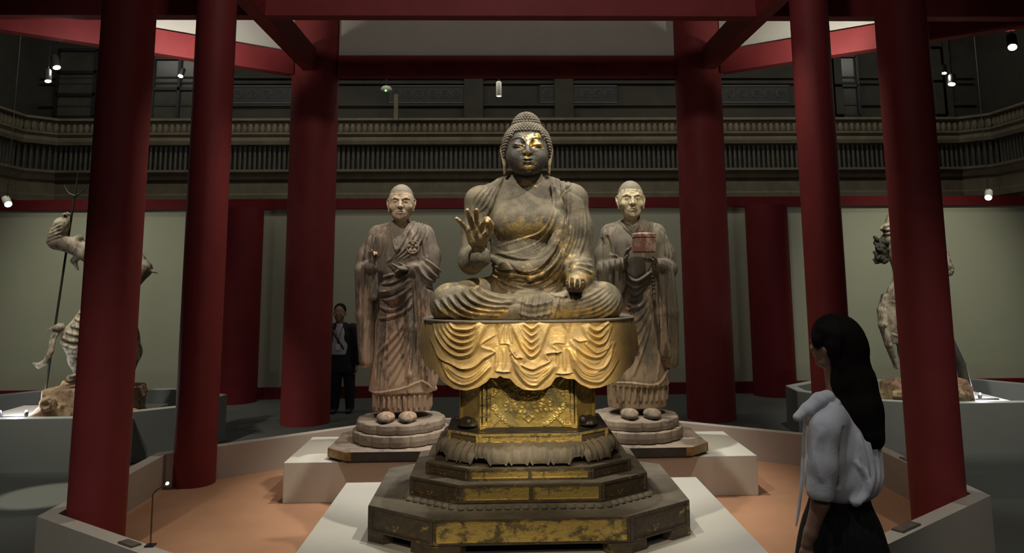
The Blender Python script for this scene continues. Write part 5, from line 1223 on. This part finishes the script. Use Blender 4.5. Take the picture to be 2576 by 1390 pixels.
# blouse
cl = Clay((-.34, -.27, .86), (.18, .26, 1.40), .0055)
cl.loft([(.90, -.065, 0, .105, .10), (.92, -.06, 0, .135, .125), (.97, -.05, 0, .158, .15), (1.08, -.04, 0, .155, .15), (1.2, -.045, 0, .145, .13), (1.28, -.05, 0, .115, .10), (1.335, -.05, 0, .065, .06)], .02)
cl.chain([(-.115, -.10, 1.27), (-.16, -.13, 1.22), (-.185, -.14, 1.08), (-.205, -.145, .975)], [.06, .068, .066, .060], .025, flat=((1, 0, 0), .95))
cl.chain([(-.10, -.10, 1.24), (-.11, -.10, 1.10), (-.11, -.09, 1.0)], [.05, .055, .05], .03)
cl.chain([(.02, .12, 1.26), (.02, .16, 1.20), (.0, .17, 1.0)], [.06, .066, .060], .025)
cl.chain([(-.04, -.13, 1.10), (-.02, -.14, 1.0), (-.06, -.145, .93)], [.02, .02, .022], .012)
cl.cap((-.208, -.146, .925), (-.212, -.147, .88), .050, .050, .004, 'sub')
bl = [('g', .010, .016, [(-.10, 1.24), (-.12, 1.12), (-.13, .98)]), ('r', .010, .012, [(-.05, 1.10), (-.01, 1.0), (-.06, .92)]), ('fr', .010, .007, [(-.02, 1.2), (.0, 1.05), (-.03, .93)], [(.09, 1.2), (.09, 1.05), (.05, .93)], 4), ('r', .014, .006, [(-.20, 1.24), (-.23, 1.12), (-.22, 1.02)])]
clay_obj('blouse', cl, M_BLOUSE, wm, bl, 1, .0)
cl = Clay((-.34, -.24, 1.18), (-.06, .12, 1.42), .0045)      # wide ribbon loop standing out from the collar
cl.chain([(-.115, -.06, 1.345), (-.16, -.08, 1.335), (-.215, -.08, 1.295), (-.262, -.08, 1.262)], [.028, .030, .026, .018], .01, flat=((0, 1, 0), 1.5))
cl.chain([(-.11, -.05, 1.335), (-.09, -.075, 1.315)], [.026, .026], .01)
clay_obj('collar_bow', cl, M_BLOUSE, wm, [('g', .006, .008, [(-.14, 1.325), (-.20, 1.288), (-.25, 1.255)])], 1, .0)
b = B(); tube(b, [(-.20, -.02, 1.26), (-.222, -.03, 1.15), (-.245, -.05, 1.0), (-.270, -.06, .88), (-.286, -.06, .81)], [.008, .008, .008, .007, .004], 8); obj('ribbon_end', b, M_BLOUSE, wm, True)
cl = Clay((-.34, -.28, .26), (.30, .28, 1.02), .007)
cl.loft([(.30, -.04, 0, .245, .22), (.5, -.05, 0, .225, .21), (.68, -.065, 0, .195, .185), (.80, -.065, 0, .165, .155), (.90, -.065, 0, .128, .118), (.99, -.06, 0, .118, .11)], .01)
clay_obj('skirt', cl, M_SKIRT, wm, [('fr', .012, .010, [(-.14, .86), (-.24, .34)], [(.03, .86), (.17, .34)], 7)], 1, .0)
for y_ in (-.085, .075): b = B(); ball(b, (0, 0, 0), .05, 16, (2.1, .8, .68)); obj('shoe', b, M_BLACK, wm, True, (-.065, y_, .034))
# ---- the man in a dark suit beyond the thick left column
MO = (-2.17, 11.0, GZ)
mn = empty('person', MO, 'man in a dark suit with a lanyard pass, standing beside the thick left column', 'person')
M_SUIT = mat('black_suit_cloth', (.006, .006, .008), (.008, .008, .010), 20, .85); M_SHIRT = mat('pale_shirt', (.42, .42, .44), (.38, .38, .40), 9, .8)
cl = Clay((-.36, -.20, 0), (.30, .18, 1.50), .005)
person_head(cl, (-.062, -.02, 1.225), 1.04, .05)
cl.cap((-.05, .0, 1.12), (-.06, -.01, 1.27), .054, .052, .02); cl.loft([(.70, 0, 0, .10, .06), (.9, 0, 0, .11, .06), (1.1, -.02, 0, .13, .06), (1.18, -.03, 0, .08, .06)], .02)
for s, hx_ in ((1, .195), (-1, -.30)): cl.chain([(-.04+s*.15, 0, 1.12), (hx_, 0, .88), (hx_*.98, -.03, .64)], [.045, .038, .026], .015); hand(cl, (hx_*.98, -.035, .62), (-s*.9, -.3, 0), (0, -.1, -1), .115, RELAX, TH, 1 if s < 0 else -1, .003)
for s in (-1, 1): cl.chain([(s*.08, 0, .66), (s*.09, 0, .35), (s*.10, .0, .08)], [.05, .042, .035], .02)
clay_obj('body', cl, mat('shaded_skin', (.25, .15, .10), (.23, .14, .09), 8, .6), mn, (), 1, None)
cl = Clay((-.40, -.22, .50), (.32, .20, 1.26), .007)
cl.loft([(.56, -.02, .01, .17, .12), (.72, -.02, .01, .165, .12), (.90, -.03, .01, .165, .12), (1.06, -.04, .01, .185, .115), (1.15, -.045, .01, .16, .09), (1.21, -.05, .01, .08, .06)], .02)
for s, hx_ in ((1, .20), (-1, -.295)): cl.chain([(-.04+s*.16, 0, 1.13), (hx_, 0, .88), (hx_, -.02, .68)], [.072, .066, .054], .03)
cl.box((-.06, -.16, .95), (.075, .08, .28), .02, (0, 0, 0), .01, 'sub')
clay_obj('suit_jacket', cl, M_SUIT, mn, (), 1, None)
cl = Clay((-.30, -.20, .74), (.2, .15, 1.25), .006); cl.loft([(.78, -.03, -.01, .145, .105), (.95, -.035, -.01, .145, .105), (1.10, -.04, -.01, .13, .09), (1.20, -.05, -.01, .06, .055)], .02)
clay_obj('shirt', cl, M_SHIRT, mn, [('g', .004, .005, [(-.05, .8), (-.05, 1.15)])], 1, .0)
cl = Clay((-.28, -.18, .04), (.28, .16, .84), .006); cl.loft([(.54, -.01, 0, .16, .11), (.68, -.01, 0, .155, .11), (.80, -.02, 0, .145, .105)], .02)
for s in (-1, 1): cl.chain([(s*.085-.005, 0, .58), (s*.095, 0, .32), (s*.105, .0, .07)], [.09, .072, .06], .02)
clay_obj('trousers', cl, M_SUIT, mn, (), 1, None)
cl = Clay((-.22, -.18, 1.26), (.12, .16, 1.52), .005); cl.ell((-.062, .008, 1.385), (.084, .098, .090), None, .01); cl.box((-.062, -.13, 1.30), (.066, .08, .088), .02, None, .010, 'sub'); cl.box((-.062, -.06, 1.26), (.12, .09, .06), .02, None, .01, 'sub')
clay_obj('short_hair', cl, M_HAIRW, mn, (), 1, None)
b = B(); tube(b, [(-.16, -.10, 1.14), (-.06, -.135, 1.0), (.03, -.13, .86)], .012, 6); obj('bag_strap', b, M_BLACK, mn, True)
b = B(); tube(b, [(-.105, -.095, 1.16), (-.065, -.125, 1.0), (-.055, -.130, .93)], .004, 6); tube(b, [(.0, -.095, 1.16), (-.045, -.125, 1.0), (-.055, -.130, .93)], .004, 6); lan = obj('lanyard', b, M_BLACK, mn, True)
b = B(); box(b, (-.055, -.133, .885), (.06, .004, .085), None, .002); obj('name_badge', b, mat('white_card', (.6, .6, .6), None, rough=.4), lan)
for s in (-1, 1): b = B(); ball(b, (0, 0, 0), .05, 16, (.85, 2.4, .68)); obj('shoe', b, M_BLACK, mn, True, (s*.105, -.05, .034))
# ================================================================== lamps, captions and small fittings
M_GLOW = glow('lamp_glow', (1, .97, .9), 40); M_GLOWC = glow('cool_lamp_glow', (.8, .88, 1), 25)
def track_lamp(x, y, z, aim, label, m=M_CREAM, r=.045, L_=.16, drop=None, power=0, g=None):
    """cylindrical spotlight on a stem; z is the lens height"""
    o = empty('spotlight', (x, y, z), label, 'spotlight', g)
    d = (Vector(aim)-Vector((x, y, z))).normalized(); q = d.to_track_quat('-Z', 'Y')
    b = B(); lathe(b, [(r*.7, L_+.02), (r, L_), (r, .0), (r*.86, -.0), (r*.86, .015)], 20, (0, 0, 0), False)
    bmesh.ops.rotate(b, cent=(0, 0, 0), matrix=q.to_matrix(), verts=b.verts[:]); h = obj('housing', b, m, o, True)
    b = B(); lathe(b, [(r*.84, .012), (r*.5, .006), (.001, .004)], 20, (0, 0, 0), False); bmesh.ops.rotate(b, cent=(0, 0, 0), matrix=q.to_matrix(), verts=b.verts[:]); obj('lens', b, M_GLOW, h, True)
    back = q@Vector((0, 0, L_*.6)); top = drop if drop is not None else 6.64
    b = B(); tube(b, [tuple(back), (back.x, back.y, top-z)], .004, 6); obj('stem', b, M_BLACK, o, True)
    return o
track_lamp(-.003, 11.0, 4.28, (-.003, 11.0, 0), 'small hanging spotlight shining straight down above the seated buddha head', M_CREAM, .04, .20)
track_lamp(-5.96, 9.5, 2.60, (-4.6, 8.2, 1.5), 'bright spotlight hanging at the far left near the trident', M_CREAM, .045, .15)
track_lamp(6.17, 9.5, 2.62, (5.0, 8.0, 1.4), 'bright spotlight hanging at the far right of the back wall', M_CREAM, .045, .15)
track_lamp(-5.22, 9.0, 4.17, (-4.4, 8.4, 2.4), 'upper spotlight of the pair high up at the left edge', M_CHROME, .045, .16)
track_lamp(-5.25, 8.9, 3.98, (-4.6, 8.2, 1.4), 'lower spotlight of the pair high up at the left edge', M_CHROME, .038, .14)
track_lamp(-4.61, 11.0, 4.58, (-4.5, 9.0, 1.5), 'small spotlight high up between the two left columns', M_BLACK, .04, .14)
track_lamp(5.44, 9.0, 4.10, (5.0, 8.4, 2.0), 'upper spotlight of the pair high up right of the columns', M_CHROME, .03, .10)
track_lamp(5.49, 8.95, 3.95, (4.7, 8.2, 1.4), 'lower spotlight of the pair high up right of the columns', M_CHROME, .045, .12)
pj_ = track_lamp(5.62, 8.0, 4.13, (4.8, 6.8, 2.6), 'large black stage spotlight at the top right corner', M_BLACK, .05, .22)
o = empty('round_sensor', (-1.79, 12.0, 4.62), 'round white ceiling sensor with a tiny green light, left above the buddha', 'sensor')
b = B(); lathe(b, [(.002, -.045), (.05, -.04), (.085, -.015), (.09, .01), (.06, .05), (.03, .06)], 24); obj('dome', b, mat('sensor_plastic', (.55, .55, .48), None, rough=.4), o, True)
b = B(); ball(b, (.0, -.062, -.035), .010, 8); obj('green_light', b, glow('green_led', (.1, 1, .15), 10), o, True)
b = B(); tube(b, [(0, 0, .05), (0, 0, 2.0)], .008, 8); obj('stem', b, M_BLACK, o, True)
b = B(); box(b, (0, 0, 0), (.07, .05, .46)); tag(obj('wall_bracket', b, M_STONE, None, False, (-1.77, 13.02, 4.55)), 'short upright stone-coloured post on the gallery ledge under the round sensor', 'post')
# floor spotlights on the side platforms
def floor_lamp(x, y, z, label, parts=2, rot=0):
    o = empty('floor_spotlight', (x, y, z), label, 'spotlight', None, rot)
    b = B(); box(b, (0, 0, .008), (.40, .035, .016)); obj('rail', b, M_BLACK, o)
    for k in range(parts):
        xx = (-.14+.26*k) if parts > 1 else 0
        b = B(); lathe(b, [(.018, 0), (.02, .02), (.02, .045), (.016, .05)], 12, (xx, 0, .012)); h = obj('lamp_head', b, M_BLACK, o, True)
        b = B(); ball(b, (xx, -.005, .068), .011, 8); obj('bulb', b, M_GLOWC, h, True)
floor_lamp(-4.98, 8.32, .30, 'row of small floor lamps on the white platform beside the left guardian rocks', 2)
floor_lamp(5.30, 8.62, .30, 'single small floor lamp on the white platform right of the front right column', 1)
for x, y, z, p in ((-4.95, 8.3, .42, 5), (5.3, 8.6, .42, 5)):
    d = bpy.data.lights.new('floor_lamp_light', 'POINT'); d.energy = p; d.shadow_soft_size = .02; d.color = (.9, .92, 1); q = bpy.data.objects.new('floor_lamp_light', d); COL.objects.link(q); q.location = (x, y, z)
# thin angled lamp rod on the left barrier
o = empty('reading_lamp', (-1.925, 4.54, .27), 'thin bent metal rod with a tiny light standing on the left barrier wall', 'lamp')
b = B(); tube(b, [(0, 0, 0), (-.002, 0, .27), (.008, 0, .285), (.066, 0, .322)], .0045, 8); obj('rod', b, mat('brass_rod', (.20, .13, .06), None, rough=.35, metal=.7), o, True)
b = B(); ball(b, (.074, 0, .327), .008, 10); obj('tip_light', b, M_GLOW, o, True)
b = B(); box(b, (0, 0, .004), (.05, .05, .008), None, .002); obj('foot', b, M_BLACK, o)
# caption plates on the barrier tops
M_PLATE = mat('caption_plate', (.06, .05, .04), (.12, .10, .08), 60, .4)
def plate(x, y, an, l, w, label):
    o = empty('caption_plate', (x, y, .271), label, 'plate', None, an)
    b = B(); box(b, (0, 0, .004), (l, w, .008), None, .002); obj('plate_body', b, M_PLATE, o)
    b = B(); box(b, (0, 0, .0085), (l*.86, w*.8, .001)); obj('printed_sheet', b, mat('caption_print', (.09, .075, .06), (.16, .13, .10), 30, .4), o)
plate(-2.055, 4.575, math.radians(-36), .14, .06, 'small dark caption plate on the left front barrier wall, left of the thin lamp rod')
plate(2.335, 4.61, math.radians(37), .22, .07, 'dark caption plate on the right front barrier wall beside the woman')
plate(3.165, 6.15, math.radians(88), .16, .06, 'small caption plate on the right barrier wall behind the front right column')
plate(-2.82, 6.05, math.radians(90), .16, .06, 'small dark caption plate on the left barrier wall between the two left columns')
